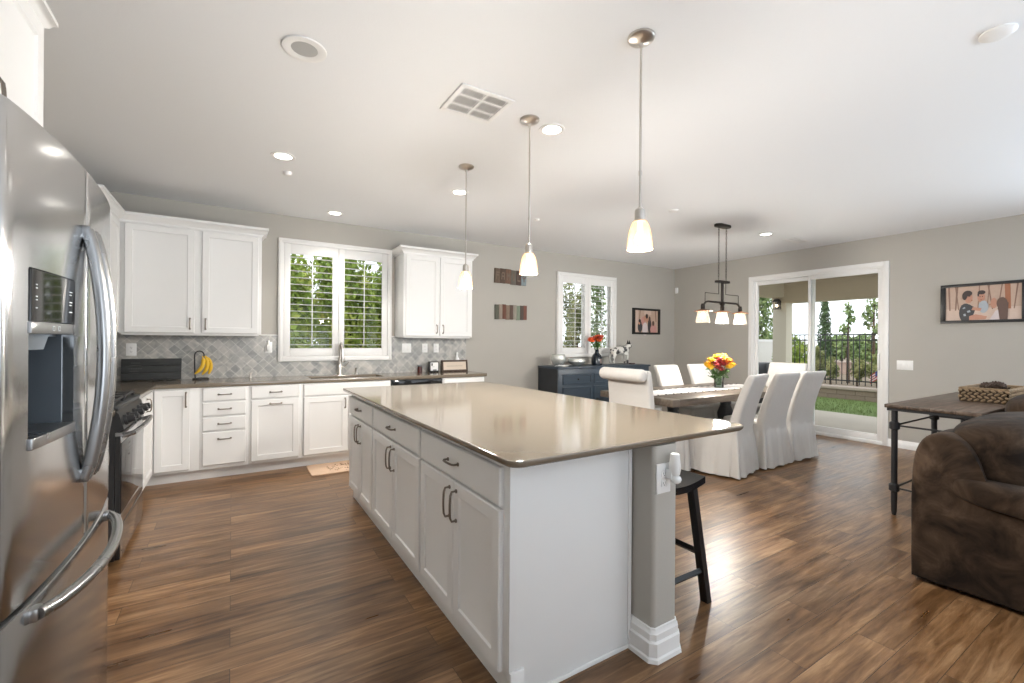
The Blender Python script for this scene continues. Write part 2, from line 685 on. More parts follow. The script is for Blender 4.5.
WIN1 = (0.437, 1.725, 1.08, 2.478)
WIN2 = (4.375, 5.663, 1.08, 2.445)
ci = 0.05
g = G(); g.box(XL - T, XR + T, YF - T, YB + T, -0.12, 0)
struct('floor', g, M_floor)
g = G(); g.box(XL - T, XR + T, YF - T, YB + T, ZC, ZC + 0.12)
struct('ceiling', g, M_ceil)
wall_with_holes('wall_back', 'Y', YB, T, XL - T, XR + T, [(WIN1[0] + ci, WIN1[1] - ci, WIN1[2] + ci, WIN1[3] - ci), (WIN2[0] + ci, WIN2[1] - ci, WIN2[2] + ci, WIN2[3] - ci)])
wall_with_holes('wall_left', 'X', XL, -T, YF, YB, [])
wall_with_holes('wall_right', 'X', XR, T, YF, YB, [(2.42, 4.18, 0.03, 2.36), (-2.4, 0.0, 0.4, 2.5)])  # second opening is invented and unseen, for the side fill lamp
wall_with_holes('wall_front', 'Y', YF, -T, XL - T, XR + T, [(-0.15, 2.75, 0.4, 2.5), (3.65, 6.55, 0.4, 2.5)])  # both openings are invented and unseen, for the rear fill lamps
for k, (a, b_) in enumerate([(-0.15, 2.75), (3.65, 6.55)]):
    g = G()
    for x in (a, (a + b_) / 2 - 0.03, b_ - 0.06):
        g.box(x, x + 0.06, YF - 0.1, YF + 0.02, 0.4, 2.5)
    g.box(a, b_, YF - 0.1, YF + 0.02, 0.4, 0.46)
    g.box(a, b_, YF - 0.1, YF + 0.02, 2.44, 2.5)
    struct('window_%d' % (k + 3), g, M_trim)  # unseen windows added to go with the rear fill lamps


g = G()
for y in (-2.4, -1.23, -0.06):
    g.box(XR - 0.02, XR + 0.1, y, y + 0.06, 0.4, 2.5)
g.box(XR - 0.02, XR + 0.1, -2.4, 0.0, 0.4, 0.46)
g.box(XR - 0.02, XR + 0.1, -2.4, 0.0, 2.44, 2.5)
struct('window_5', g, M_trim)  # unseen window added to go with the side fill lamp


def baseboard(name, x0, y0, x1, y1, nx, ny, h=0.1, t=0.014):
    g = G()
    L = math.hypot(x1 - x0, y1 - y0)
    prof = [(0, 0), (t, 0), (t, h * 0.72), (t * 0.6, h * 0.8), (t * 0.6, h * 0.93), (t * 0.25, h), (0, h)]
    d = Vector(((x1 - x0) / L, (y1 - y0) / L, 0))
    n = Vector((nx, ny, 0))
    a = [Vector((x0, y0, 0)) + n * u + Vector((0, 0, v)) for u, v in prof]
    b = [p + d * L for p in a]
    g.rings([a, b])
    return struct(name, g, M_trim, recalc=True)


baseboard('baseboard_right', XR, YF, XR, 2.37, -1, 0)
baseboard('baseboard_right_far', XR, 4.235, XR, YB, -1, 0)
baseboard('baseboard_back', 2.8, YB, XR, YB, 0, -1)
baseboard('baseboard_front', XL, YF, XR, YF, 0, 1)
baseboard('baseboard_left', XL, YF, XL, 1.0, 1, 0)


def shutter_window(name, x0, x1, z0, z1):
    y = YB
    root = bpy.data.objects.new(name, None)
    root.location = ((x0 + x1) / 2, y, z0)
    C.objects.link(root)
    root['kind'] = 'structure'
    cw = 0.055
    g = G()
    for (a, b_, c, d) in ((x0, x1, z1 - cw, z1), (x0, x1, z0, z0 + cw), (x0, x0 + cw, z0 + cw, z1 - cw), (x1 - cw, x1, z0 + cw, z1 - cw)):
        g.box(a, b_, y - 0.045, y + 0.0, c, d, 0.006)
    # outer lip
    lw = 0.02
    for (a, b_, c, d) in ((x0 + 0.012, x1 - 0.012, z1 - 0.034, z1 - 0.012), (x0 + 0.012, x0 + 0.034, z0 + 0.012, z1 - 0.034), (x1 - 0.034, x1 - 0.012, z0 + 0.012, z1 - 0.034)):
        g.box(a, b_, y - 0.052, y - 0.04, c, d, 0.004)
    obj('shutter_casing', g, M_trim, root, world=True)
    ix0, ix1, iz0, iz1 = x0 + cw + 0.002, x1 - cw - 0.002, z0 + cw + 0.002, z1 - cw - 0.002
    mid = (ix0 + ix1) / 2
    for (a, b_) in ((ix0, mid - 0.002), (mid + 0.002, ix1)):
        g = G()
        st, rt, rb = 0.066, 0.11, 0.095
        ya, yb = y - 0.032, y - 0.004
        g.box(a, a + st, ya, yb, iz0, iz1, 0.003)
        g.box(b_ - st, b_, ya, yb, iz0, iz1, 0.003)
        g.box(a + st, b_ - st, ya, yb, iz1 - rt, iz1, 0.003)
        g.box(a + st, b_ - st, ya, yb, iz0, iz0 + rb, 0.003)
        p = obj('shutter_panel', g, M_trim, root, world=True)
        zz0, zz1 = iz0 + rb, iz1 - rt
        n = 14
        g = G()
        for k in range(n):
            zc = zz0 + (k + 0.5) * (zz1 - zz0) / n
            X = Matrix.Translation((0, y - 0.018, zc)) @ Matrix.Rotation(R(-2), 4, 'X')
            pts = [(-0.031, 0), (-0.018, 0.003), (0, 0.004), (0.018, 0.003), (0.031, 0), (0.018, -0.003), (0, -0.004), (-0.018, -0.003)]
            g.prism(pts, 'X', a + st + 0.002, b_ - st - 0.002, X=X)
        obj('louvres', g, M_trim, p, world=True)
        g = G()
        xm = (a + b_) / 2
        g.box(xm - 0.005, xm + 0.005, y - 0.058, y - 0.05, zz0 + 0.02, zz1 - 0.02, 0.002)
        obj('tilt_rod', g, M_trim, p, world=True)
    # sash and glass
    g = G()
    yo = y + 0.09
    for (a, b_, c, d) in ((x0 + ci, x1 - ci, z0 + ci, z0 + ci + 0.04), (x0 + ci, x1 - ci, z1 - ci - 0.04, z1 - ci), (x0 + ci, x0 + ci + 0.04, z0 + ci + 0.04, z1 - ci - 0.04), (x1 - ci - 0.04, x1 - ci, z0 + ci + 0.04, z1 - ci - 0.04), ((x0 + x1) / 2 - 0.025, (x0 + x1) / 2 + 0.025, z0 + ci + 0.04, z1 - ci - 0.04)):
        g.box(a, b_, yo - 0.02, yo + 0.02, c, d)
    obj('window_sash', g, M_trim, root, world=True)
    g = G()
    g.box(x0 + ci + 0.03, x1 - ci - 0.03, yo - 0.003, yo + 0.003, z0 + ci + 0.03, z1 - ci - 0.03)
    obj('window_glass', g, M_glass, root, world=True)
    return root


shutter_window('window_1', *WIN1)
shutter_window('window_2', *WIN2)

# sliding patio door in the right wall
root = bpy.data.objects.new('door_1', None)
root.location = (XR, 3.3, 0)
C.objects.link(root)
root['kind'] = 'structure'
g = G()
dy0, dy1, dz1 = 2.365, 4.235, 2.412
cw = 0.06
g.box(XR - 0.018, XR, dy0, dy0 + cw, 0, dz1, 0.004)
g.box(XR - 0.018, XR, dy1 - cw, dy1, 0, dz1, 0.004)
g.box(XR - 0.018, XR, dy0 + cw, dy1 - cw, dz1 - cw, dz1, 0.004)
g.box(XR, XR + T, 2.42, 2.45, 0.03, 2.36)
g.box(XR, XR + T, 4.15, 4.18, 0.03, 2.36)
g.box(XR, XR + T, 2.45, 4.15, 2.33, 2.36)
g.box(XR - 0.02, XR + T + 0.02, 2.42, 4.18, 0.0, 0.045, 0.004)
obj('door_frame', g, M_trim, root, world=True)
for (ya, yb, xx) in ((2.45, 3.34, XR + 0.022), (3.27, 4.15, XR + 0.065)):
    g = G()
    sw = 0.038
    g.box(xx - 0.018, xx + 0.018, ya, ya + sw, 0.046, 2.329, 0.003)
    g.box(xx - 0.018, xx + 0.018, yb - sw, yb, 0.046, 2.329, 0.003)
    g.box(xx - 0.018, xx + 0.018, ya + sw, yb - sw, 0.046, 0.13, 0.003)
    g.box(xx - 0.018, xx + 0.018, ya + sw, yb - sw, 2.27, 2.329, 0.003)
    p = obj('sliding_panel', g, M_trim, root, world=True)
    g = G()
    g.box(xx - 0.003, xx + 0.003, ya + sw, yb - sw, 0.13, 2.27)
    obj('pane', g, M_glass, p, world=True)
    if ya < 3:
        g = G()
        g.box(xx - 0.036, xx - 0.0185, ya + 0.015, ya + 0.035, 0.98, 1.2, 0.004)
        obj('door_handle', g, M_white, p, world=True)

# ---------------------------------------------------------------- cabinetry (local: front faces -Y, y=0 is the carcass face)
DT = 0.02


def door_geo(g, x0, x1, z0, z1, frame=0.055, raised=True):
    yb, yf = -0.001, -DT

    def rect(i, y, iz=None):
        return [(x0 + i, y, z0 + i), (x1 - i, y, z0 + i), (x1 - i, y, z1 - i), (x0 + i, y, z1 - i)]
    rs = [rect(0, yb), rect(0, yf + 0.005), rect(0.005, yf), ]
    if raised:
        rs += [rect(frame, yf), rect(frame + 0.006, yf + 0.007), rect(frame + 0.014, yf + 0.009)]
    else:
        rs += [rect(0.012, yf - 0.001), rect(0.016, yf - 0.001)]
    g.rings(rs)


def pull(g, x, z, length=0.1, vert=True, r=0.0048, off=0.028):
    y0 = -DT
    n = 8
    pts = []
    for k in range(n + 1):
        a = k / n
        u = (a - 0.5) * length
        bow = off + 0.004 * math.sin(PI * a)
        pts.append((u, bow))
    P = [(-length / 2, 0.0)] + [(-length / 2, off * 0.8)] + pts[1:-1] + [(length / 2, off * 0.8)] + [(length / 2, 0.0)]
    pp = [((x, y0 - d, z + u) if vert else (x + u, y0 - d, z)) for u, d in P]
    g.tube(pp, r, 8, flat=(1, 1.25))
    for u in (-length / 2, length / 2):
        c = (x, y0, z + u) if vert else (x + u, y0, z)
        g.cyl((c[0], y0 + 0.002, c[2]), (c[0], y0 - 0.004, c[2]), 0.009, n=12)


def cab_door(root, x0, x1, z0, z1, hx=None, hz=None, hvert=True, hlen=0.1, name='door', raised=True):
    g = G()
    door_geo(g, x0, x1, z0, z1, raised=raised)
    d = obj(name, g, M_cab, root, recalc=True)
    if hx is not None:
        g = G()
        pull(g, hx, hz, hlen, hvert)
        obj('handle', g, M_pull, d)
    return d


def base_carcass(root, w, depth, z1=0.875, kick_in=0.075, kick_h=0.105, kick=True, x0=0, kx=0.0):
    g = G()
    g.box(x0, x0 + w, 0, depth, kick_h, z1, 0.001)
    obj('cabinet_body', g, M_cab, root)
    if kick:
        g = G()
        g.box(x0 - kx, x0 + w, kick_in, depth, 0, kick_h)
        obj('toe_kick', g, M_trim, root)


def crown_profile():
    return [(0, 0), (0.012, 0), (0.014, 0.018), (0.03, 0.03), (0.045, 0.055), (0.06, 0.062), (0.06, 0.085), (0, 0.085)]


def crown(root, w, depth, z, left=True, right=True, sc=1.0):
    # mitred crown round the front and open sides
    prof = [(u * sc, v * sc) for u, v in crown_profile()]
    g = G()
    path = []
    if left:
        path.append((Vector((0, depth)), Vector((-1, 0))))
        path.append((Vector((0, 0)), Vector((-1, -1))))
    else:
        path.append((Vector((0, 0)), Vector((0, -1))))
    if right:
        path.append((Vector((w, 0)), Vector((1, -1))))
        path.append((Vector((w, depth)), Vector((1, 0))))
    else:
        path.append((Vector((w, 0)), Vector((0, -1))))
    rs = []
    for p, n in path:
        rs.append([(p.x + n.x * u, p.y + n.y * u, z + v) for u, v in prof])
    g.rings(rs)
    g.box(0.002, w - 0.002, 0.002, depth, z + 0.05 * sc, z + 0.084 * sc)
    obj('crown_moulding', g, M_cab, root, recalc=True)


FY = 5.09   # face of the back base cabinets' carcass
DB = YB - FY - 0.004
KZ = 0.875

# back run ------------------------------------------------------------------
t = thing('base_cabinet', 'white single-door base cabinet beside the corner, under the banana hanger', 'cabinet', (-0.60, FY, 0), 0, 'base cabinets of the back run')
base_carcass(t, 0.345, DB, kx=0.08)
cab_door(t, 0.012, 0.275, 0.125, 0.862, 0.245, 0.77, hlen=0.13)
t = thing('drawer_cabinet', 'white base cabinet with a stack of four drawers', 'cabinet', (-0.255, FY, 0), 0, 'base cabinets of the back run')
base_carcass(t, 0.396, DB)
zs = [(0.745, 0.865), (0.605, 0.73), (0.465, 0.59), (0.165, 0.45)]
for i, (za, zb) in enumerate(zs):
    cab_door(t, 0.025, 0.373, za if i < 3 else 0.14, zb, 0.2, (za + zb) / 2 if i < 3 else 0.385, False, 0.1, 'drawer', raised=False)
t = thing('base_cabinet', 'white base cabinet with one drawer over a pull-out door, left of the sink', 'cabinet', (0.141, FY, 0), 0, 'base cabinets of the back run')
base_carcass(t, 0.47, DB)
cab_door(t, 0.022, 0.448, 0.745, 0.865, 0.235, 0.805, False, 0.1, 'drawer', raised=False)
cab_door(t, 0.022, 0.448, 0.13, 0.73, 0.235, 0.69, False, 0.1)
def hollow_carcass(root, w, depth):
    g = G()
    for (a, b_) in ((0, 0.018), (w - 0.018, w)):
        g.box(a, b_, 0, depth, 0.105, 0.875, 0.001)
    g.box(0.018, w - 0.018, 0, depth, 0.105, 0.123)
    g.box(0.018, w - 0.018, depth - 0.01, depth, 0.123, 0.69)
    g.box(0.018, w - 0.018, 0, 0.018, 0.715, 0.875)
    g.box(w / 2 - 0.02, w / 2 + 0.02, 0, 0.018, 0.123, 0.715)
    obj('cabinet_body', g, M_cab, root)
    g = G()
    g.box(0, w, 0.075, depth, 0, 0.105)
    obj('toe_kick', g, M_trim, root)


t = thing('sink_cabinet', 'wide white sink base cabinet with blank false drawer front below the window', 'cabinet', (0.611, FY, 0), 0, 'base cabinets of the back run')
hollow_carcass(t, 0.93, DB)
cab_door(t, 0.022, 0.908, 0.745, 0.865, name='false_drawer_front', raised=False)
cab_door(t, 0.022, 0.458, 0.13, 0.73, 0.43, 0.65)
cab_door(t, 0.472, 0.908, 0.13, 0.73, 0.50, 0.65)
# dishwasher
t = thing('dishwasher', 'built-in dishwasher with dark steel control strip under the worktop', 'dishwasher', (1.545, FY, 0), 0)
g = G(); g.box(0.01, 0.62, 0.0, DB, 0.02, KZ - 0.002)
obj('body', g, M_dark, t)
g = G(); g.box(0.01, 0.62, -0.03, -0.002, 0.11, 0.79, 0.005)
obj('door', g, M_steel, t)
g = G(); g.box(0.01, 0.62, -0.035, -0.002, 0.795, 0.87, 0.006)
cp = obj('control_panel', g, M_black, t)
g = G(); g.tube([(0.05, -0.033, 0.76), (0.05, -0.07, 0.77), (0.58, -0.07, 0.77), (0.58, -0.033, 0.76)], 0.009, 10)
obj('handle', g, M_steelh, t)
t = thing('base_cabinet', 'white end base cabinet right of the dishwasher', 'cabinet', (2.17, FY, 0), 0, 'base cabinets of the back run')
base_carcass(t, 0.585, DB)
cab_door(t, 0.022, 0.563, 0.745, 0.865, 0.29, 0.805, False, 0.1, 'drawer', raised=False)
cab_door(t, 0.022, 0.563, 0.13, 0.73, 0.07, 0.65)

# left run (facing +X) -------------------------------------------------------
LX = -0.61
LD = LX - XL - 0.004
t = thing('base_cabinet', 'white base cabinet between the range and the back corner', 'cabinet', (LX, 4.20, 0), R(90), 'base cabinets of the left wall')
base_carcass(t, 0.885, LD)
cab_door(t, 0.03, 0.44, 0.125, 0.73, 0.07, 0.65)
cab_door(t, 0.455, 0.86, 0.125, 0.862, 0.50, 0.78)
cab_door(t, 0.03, 0.44, 0.745, 0.862, None, None, False, 0.1, 'drawer', raised=False)
t = thing('base_cabinet', 'white base cabinet between the refrigerator and the range', 'cabinet', (LX - 0.03, 2.14, 0), R(90), 'base cabinets of the left wall')
base_carcass(t, 1.28, LD - 0.03)
for k in range(3):
    x0 = 0.03 + k * 0.415
    cab_door(t, x0, x0 + 0.39, 0.125, 0.73, x0 + 0.35, 0.65)
    cab_door(t, x0, x0 + 0.39, 0.745, 0.862, x0 + 0.195, 0.805, False, 0.1, 'drawer', raised=False)

# worktops -------------------------------------------------------------------
def rounded_poly(pts, rads, n=6):
    out = []
    N = len(pts)
    for i, p in enumerate(pts):
        r = rads[i]
        p = Vector(p)
        a = (Vector(pts[i - 1]) - p).normalized()
        b = (Vector(pts[(i + 1) % N]) - p).normalized()
        if r <= 0:
            out.append(tuple(p))
            continue
        s0, s1 = p + a * r, p + b * r
        c = p + a * r + b * r
        for k in range(n + 1):
            th = k / n * PI / 2
            out.append(tuple(c - b * r * math.cos(th) - a * r * math.sin(th)))
    return out


def slab(name, pts, rads, z0, z1, label, bev=0.012, hole=None, parts=None):
    poly = rounded_poly(pts, rads)
    g = G()
    g.prism(poly, 'Z', z0, z1, bev=bev)
    return g


WT = 0.915
CYF = 5.065
t = thing('worktop', 'long taupe quartz worktop along the back wall with undermount sink', 'worktop', (0.8, 5.38, KZ), 0)
# built of strips round the sink cut-out, one mesh
sx0, sx1, sy0, sy1 = 0.72, 1.50, 5.16, 5.56
g = G()
yw = YB - 0.012
g.box(-0.585, sx0, CYF, yw, KZ + 0.001, WT, 0.008)
g.box(sx0 - 0.02, sx1 + 0.02, CYF, sy0, KZ + 0.001, WT, 0.008)
g.box(sx0 - 0.02, sx1 + 0.02, sy1, yw, KZ + 0.001, WT, 0.008)
g.prism(rounded_poly([(sx1, CYF), (2.79, CYF), (2.79, yw), (sx1, yw)], [0, 0.02, 0, 0]), 'Z', KZ + 0.001, WT, bev=0.008)
g.box(XL + 0.012, -0.57, 4.205, yw, KZ + 0.001, WT, 0.008)
obj('stone_top', g, M_stone, t, world=True).modifiers.new('normals', 'WEIGHTED_NORMAL').keep_sharp = True
g = G()
g.box(sx0, sx1, sy0, sy1, 0.70, 0.71)
g.box(sx0 - 0.006, sx0, sy0, sy1, 0.70, KZ)
g.box(sx1, sx1 + 0.006, sy0, sy1, 0.70, KZ)
g.box(sx0, sx1, sy0 - 0.006, sy0, 0.70, KZ)
g.box(sx0, sx1, sy1, sy1 + 0.006, 0.70, KZ)
obj('sink_basin', g, M_steelh, t, world=True)
g = G()
g.box(XL + 0.012, -0.57, 2.14, 3.415, KZ + 0.001, WT, 0.008)
one('worktop', g, M_stone, 'short taupe quartz worktop between the refrigerator and the range', 'worktop', (-0.9, 2.78, KZ))

# backsplash (part of the wall)
g = G()
g.box(XL, 0.45, YB - 0.01, YB, WT, 1.372)
g.box(0.45, 1.715, YB - 0.01, YB, WT, 1.078)
g.box(1.715, 2.79, YB - 0.01, YB, WT, 1.372)
g.box(XL, XL + 0.01, 2.14, YB - 0.01, WT, 1.372)
struct('wall_back_tiles', g, M_tile)
g = G()
g.box(0.262, 0.437, YB - 0.014, YB, 1.372, 1.384, 0.003)
g.box(1.726, 1.77, YB - 0.014, YB, 1.372, 1.384, 0.003)
g.box(2.711, 2.79, YB - 0.014, YB, 1.372, 1.384, 0.003)
struct('trim_1', g, M_trim)


# upper cabinets --------------------------------------------------------------
UF = YB - 0.35
def upper(name, label, loc, rotz, w, doors, depth=0.346, z0=1.375, z1=2.40, left=True, right=True, group=None, hz=0.10, sc=1.0):
    t = thing(name, label, 'cabinet', loc, rotz, group)
    g = G()
    g.box(0, w, 0, depth, z0, z1, 0.001)
    g.box(0.02, w - 0.02, 0.02, depth - 0.02, z0 - 0.012, z0)
    obj('cabinet_body', g, M_cab, t)
    for (a, b_, hx) in doors:
        cab_door(t, a, b_, z0 + 0.01, z1 - 0.015, hx, z0 + hz if hx is not None else None, True, 0.1)
    crown(t, w, depth, z1 - 0.005, left, right, sc)
    return t


upper('wall_cabinet', 'white two-door upper cabinet left of the kitchen window', (-0.882, UF, 0), 0, 1.14, [(0.045, 0.57, 0.535), (0.628, 1.11, 0.66)], left=False, group='upper cabinets')
upper('wall_cabinet', 'white two-door upper cabinet right of the kitchen window', (1.772, UF, 0), 0, 0.935, [(0.025, 0.462, 0.425), (0.474, 0.912, 0.511)], group='upper cabinets')
upper('wall_cabinet', 'white upper cabinet on the left wall meeting the back corner', (-0.886, 4.55, 0), R(90), 0.80, [(0.03, 0.41, 0.37), (0.42, 0.78, 0.46)], depth=0.35, left=True, right=False, group='upper cabinets')
t = upper('wall_cabinet', 'tall white cabinet mounted above the refrigerator', (-0.552, 1.16, 0), R(90), 0.955, [(0.02, 0.465, 0.43), (0.475, 0.92, 0.51)], depth=0.67, z0=1.84, z1=2.365, left=True, right=True, sc=0.6, group='upper cabinets')
g = G()
g.box(0.935, 0.953, 0.03, 0.67, 0.0, 1.839)
obj('side_panel', g, M_cab, t)

# ---------------------------------------------------------------- refrigerator
t = thing('refrigerator', 'stainless steel french-door refrigerator with water dispenser and freezer drawer', 'refrigerator', (-0.72, 1.655, 0), 0)
FY0, FY1, FM = 1.215, 2.095, 1.655


def front_x(y):
    a = (y - FM) / (FY1 - FM)
    return -0.337 - 0.026 * a * a - 0.004 * abs(a) ** 8


def bowed_panel(g, y0, y1, z0, z1, mi=0, back=-0.43, r=0.008, off=0.0, n=18, ra=None, rb=None, hole=None, rz=0.006):
    """door skin: bowed front with rounded vertical edges, optional rectangular opening"""
    ra = r if ra is None else ra
    rb = r if rb is None else rb
    fr_ = (0, 0.08, 0.25, 0.55, 1.0)
    ys = [y0 + ra * f for f in fr_] + [y0 + ra + (y1 - y0 - ra - rb) * k / n for k in range(1, n)] + [y1 - rb * f for f in fr_[::-1]]
    zs = [z0, z0 + rz * 0.3, z0 + rz] + [z1 - rz, z1 - rz * 0.3, z1]
    if hole:
        ys = sorted(set([y for y in ys if min(abs(y - hole[0]), abs(y - hole[1])) > 0.006] + [hole[0], hole[1]]))
        zs = sorted(set(zs + [hole[2], hole[3]]))

    def fx(y, z):
        x = front_x(y) + off
        if y - y0 < ra:
            d = y - y0
            x -= ra - math.sqrt(max(0, ra * ra - (ra - d) ** 2))
        if y1 - y < rb:
            d = y1 - y
            x -= rb - math.sqrt(max(0, rb * rb - (rb - d) ** 2))
        dz = min(z - z0, z1 - z)
        if dz < rz:
            x -= rz - math.sqrt(max(0, rz * rz - (rz - dz) ** 2))
        return x
    t = bmesh.new()
    V = [[t.verts.new((fx(y, z), y, z)) for z in zs] for y in ys]
    for i in range(len(ys) - 1):
        for k in range(len(zs) - 1):
            if hole and hole[0] - 1e-6 <= ys[i] and ys[i + 1] <= hole[1] + 1e-6 and hole[2] - 1e-6 <= zs[k] and zs[k + 1] <= hole[3] + 1e-6:
                continue
            t.faces.new((V[i][k], V[i + 1][k], V[i + 1][k + 1], V[i][k + 1]))
    ed = [e for e in t.edges if e.is_boundary]
    ret = bmesh.ops.extrude_edge_only(t, edges=ed)
    for v in [v for v in ret['geom'] if isinstance(v, bmesh.types.BMVert)]:
        v.co.x = back
    g.merge(t, mi)


g = G(); g.box(-1.2, -0.445, FY0 + 0.003, FY1 - 0.003, 0.03, 1.765, 0.006)
g.box(-1.1, -0.5, FY0 + 0.05, FY1 - 0.05, 0, 0.03)
obj('cabinet_body', g, mat('dark_grey_fridge_side', (0.12, 0.12, 0.125), 0.35, 0.3), t, world=True)
# freezer drawer
g = G(); bowed_panel(g, FY0, FY1, 0.09, 0.774, ra=0.018, rb=0.022)
fd = obj('freezer_drawer', g, M_steel, t, world=True, recalc=True)
g = G()
pts = []
for k in range(17):
    a = k / 16
    y = 1.325 + 0.625 * a
    pts.append((front_x(y) + 0.010 + 0.045 * math.sin(PI * a) ** 0.55, y, 0.747 - 0.006 * math.sin(PI * a)))
g.tube(pts, 0.0135, 14)
for y in (1.33, 1.945):
    g.box(front_x(y) - 0.006, front_x(y) + 0.012, y - 0.016, y + 0.016, 0.733, 0.761, 0.004)
obj('freezer_handle', g, M_steelh, fd, world=True)
g = G(); g.box(-0.46, -0.385, FY0 + 0.01, FY1 - 0.01, 0.02, 0.085)
obj('base_grille', g, M_dark, t, world=True)
# right (far) door
g = G(); bowed_panel(g, FM + 0.003, FY1, 0.787, 1.784, ra=0.012, rb=0.022)
fr = obj('door', g, M_steel, t, world=True, recalc=True)
# left (near) door with dispenser opening made of pieces in one mesh
DY0, DY1, DZ0, DZ1 = 1.305, 1.545, 1.095, 1.472
g = G()
bowed_panel(g, FY0, FM - 0.003, 0.787, 1.784, ra=0.018, rb=0.012, hole=(DY0, DY1, DZ0, DZ1))
fl = obj('door', g, M_steel, t, world=True, recalc=True)
g = G()
bowed_panel(g, DY0 + 0.002, DY1 - 0.002, 1.36, DZ1 - 0.002, off=0.003, r=0.002, n=8, rz=0.002)
dp = obj('display_panel', g, M_black, fl, world=True, recalc=True, angle=8)
M_txt = mat('pale_display_print', (0.75, 0.8, 0.82), 0.5)
g = G()
bowed_panel(g, DY0 + 0.002, DY1 - 0.002, 1.335, 1.36, off=0.004, r=0.002, n=8, rz=0.002)
obj('dispenser_trim', g, M_steelh, fl, world=True, recalc=True)
for (ya, yb) in ((1.325, 1.350), (1.50, 1.523)):
    g = G()
    for z in (1.437, 1.43, 1.412, 1.405, 1.388):
        g.box(front_x(ya) - 0.002, front_x(ya) + 0.0038, ya, yb - (0.008 if z in (1.43, 1.405) else 0), z, z + 0.0022)
    obj('panel_lettering', g, M_txt, fl, world=True)
for (ya) in (1.40, 1.43):
    g = G()
    for (a, b_, c, d) in ((0, 0.014, 0, 0.0015), (0, 0.014, 0.0095, 0.011), (0, 0.0015, 0, 0.011), (0.0125, 0.014, 0, 0.011)):
        g.box(front_x(ya), front_x(ya) + 0.0049, ya + a, ya + b_, 1.342 + c, 1.342 + d)
    obj('panel_symbol', g, M_txt, fl, world=True)
g = G()
bk = -0.425
g.box(bk, bk + 0.006, DY0, DY1, DZ0, 1.335)
g.box(bk, -0.36, DY0, DY0 + 0.004, DZ0, 1.335)
g.box(bk, -0.36, DY1 - 0.004, DY1, DZ0, 1.335)
g.box(bk, -0.36, DY0, DY1, DZ0, DZ0 + 0.006)
g.box(bk, -0.37, DY0, DY1, 1.329, 1.3349)
g.prism([(DY0 + 0.01, 1.329), (DY0 + 0.16, 1.329), (DY0 + 0.13, 1.30), (DY0 + 0.03, 1.30)], 'X', bk, -0.365)
obj('dispenser_recess', g, mat('blue_grey_dispenser_lining', (0.075, 0.09, 0.105), 0.4), fl, world=True)
g = G()
bowed_panel(g, DY0 + 0.004, DY1 - 0.004, DZ0 - 0.002, DZ0 + 0.022, off=0.006, r=0.003, n=8, rz=0.002)
obj('drip_tray', g, M_steelh, fl, world=True, recalc=True)
for (y, dr) in ((1.618, fl), (1.692, fr)):
    g = G()
    pts = []
    for k in range(25):
        a = k / 24
        z = 0.955 + 0.66 * a
        s_ = math.sin(PI * a) ** 0.75
        pts.append((front_x(y) + 0.006 + 0.037 * s_, y, z))
    g.tube(pts, 0.015, 14)
    for z in (0.962, 1.608):
        g.box(front_x(y) - 0.004, front_x(y) + 0.016, y - 0.012, y + 0.012, z - 0.018, z + 0.018, 0.004)
    obj('door_handle', g, M_steelh, dr, world=True)
for y in (1.28, 2.03):
    g = G()
    g.box(-0.52, -0.40, y - 0.03, y + 0.03, 1.766, 1.783, 0.004)
    obj('hinge_cover', g, M_dark, t, world=True)

# ---------------------------------------------------------------- range
RX, RY0, RY1 = -0.545, 3.432, 4.19
t = thing('kitchen_range', 'stainless gas range with black knobs and glass oven door', 'stove', (-0.9, 3.81, 0), 0)
g = G(); g.box(XL + 0.02, RX - 0.03, RY0, RY1, 0.03, 0.905)
g.box(XL + 0.06, RX - 0.08, RY0 + 0.03, RY1 - 0.03, 0, 0.03)
obj('body', g, M_blackp, t, world=True)
g = G(); g.box(XL + 0.02, RX - 0.015, RY0, RY1, 0.905, 0.925, 0.006)
obj('cooktop', g, M_blackp, t, world=True)
g = G(); g.box(RX - 0.028, RX - 0.006, RY0, RY1, 0.035, 0.755)
obj('door_core', g, M_blackp, t, world=True)
g = G(); g.box(RX - 0.0055, RX, RY0 + 0.002, RY1 - 0.002, 0.04, 0.225, 0.002)
obj('storage_drawer', g, M_steel, t, world=True)
g = G()
g.box(RX - 0.0055, RX, RY0 + 0.002, RY1 - 0.002, 0.235, 0.30, 0.002)
kp = g
g = G()
g.box(RX - 0.0055, RX, RY0 + 0.002, RY1 - 0.002, 0.715, 0.755, 0.002)
od = obj('oven_door', g, M_steel, t, world=True)
obj('lower_door_rail', kp, M_steel, od, world=True)
g = G(); g.box(RX - 0.0055, RX + 0.001, RY0 + 0.002, RY1 - 0.002, 0.301, 0.714, 0.001)
obj('oven_glass', g, M_black, od, world=True)
g = G()
pts = [(RX, RY0 + 0.05, 0.75)] + [(RX + 0.05 + 0.012 * math.sin(PI * k / 10), RY0 + 0.05 + (RY1 - RY0 - 0.1) * k / 10, 0.765) for k in range(11)] + [(RX, RY1 - 0.05, 0.75)]
g.tube(pts, 0.014, 12)
obj('oven_handle', g, M_steelh, od, world=True)
g = G()
g.prism([(RX - 0.03, 0.775), (RX + 0.012, 0.79), (RX - 0.012, 0.885), (RX - 0.03, 0.905)], 'Y', RY0, RY1)
cpn = obj('control_panel', g, M_blackp, t, world=True, recalc=True)
g = G()
g.box(RX - 0.028, RX + 0.004, RY0, RY1, 0.757, 0.775)
for k in range(18):
    y = RY0 + 0.06 + k * 0.036
    g.box(RX - 0.02, RX + 0.009, y, y + 0.018, 0.762, 0.771)
obj('vent_strip', g, M_steelh, t, world=True)
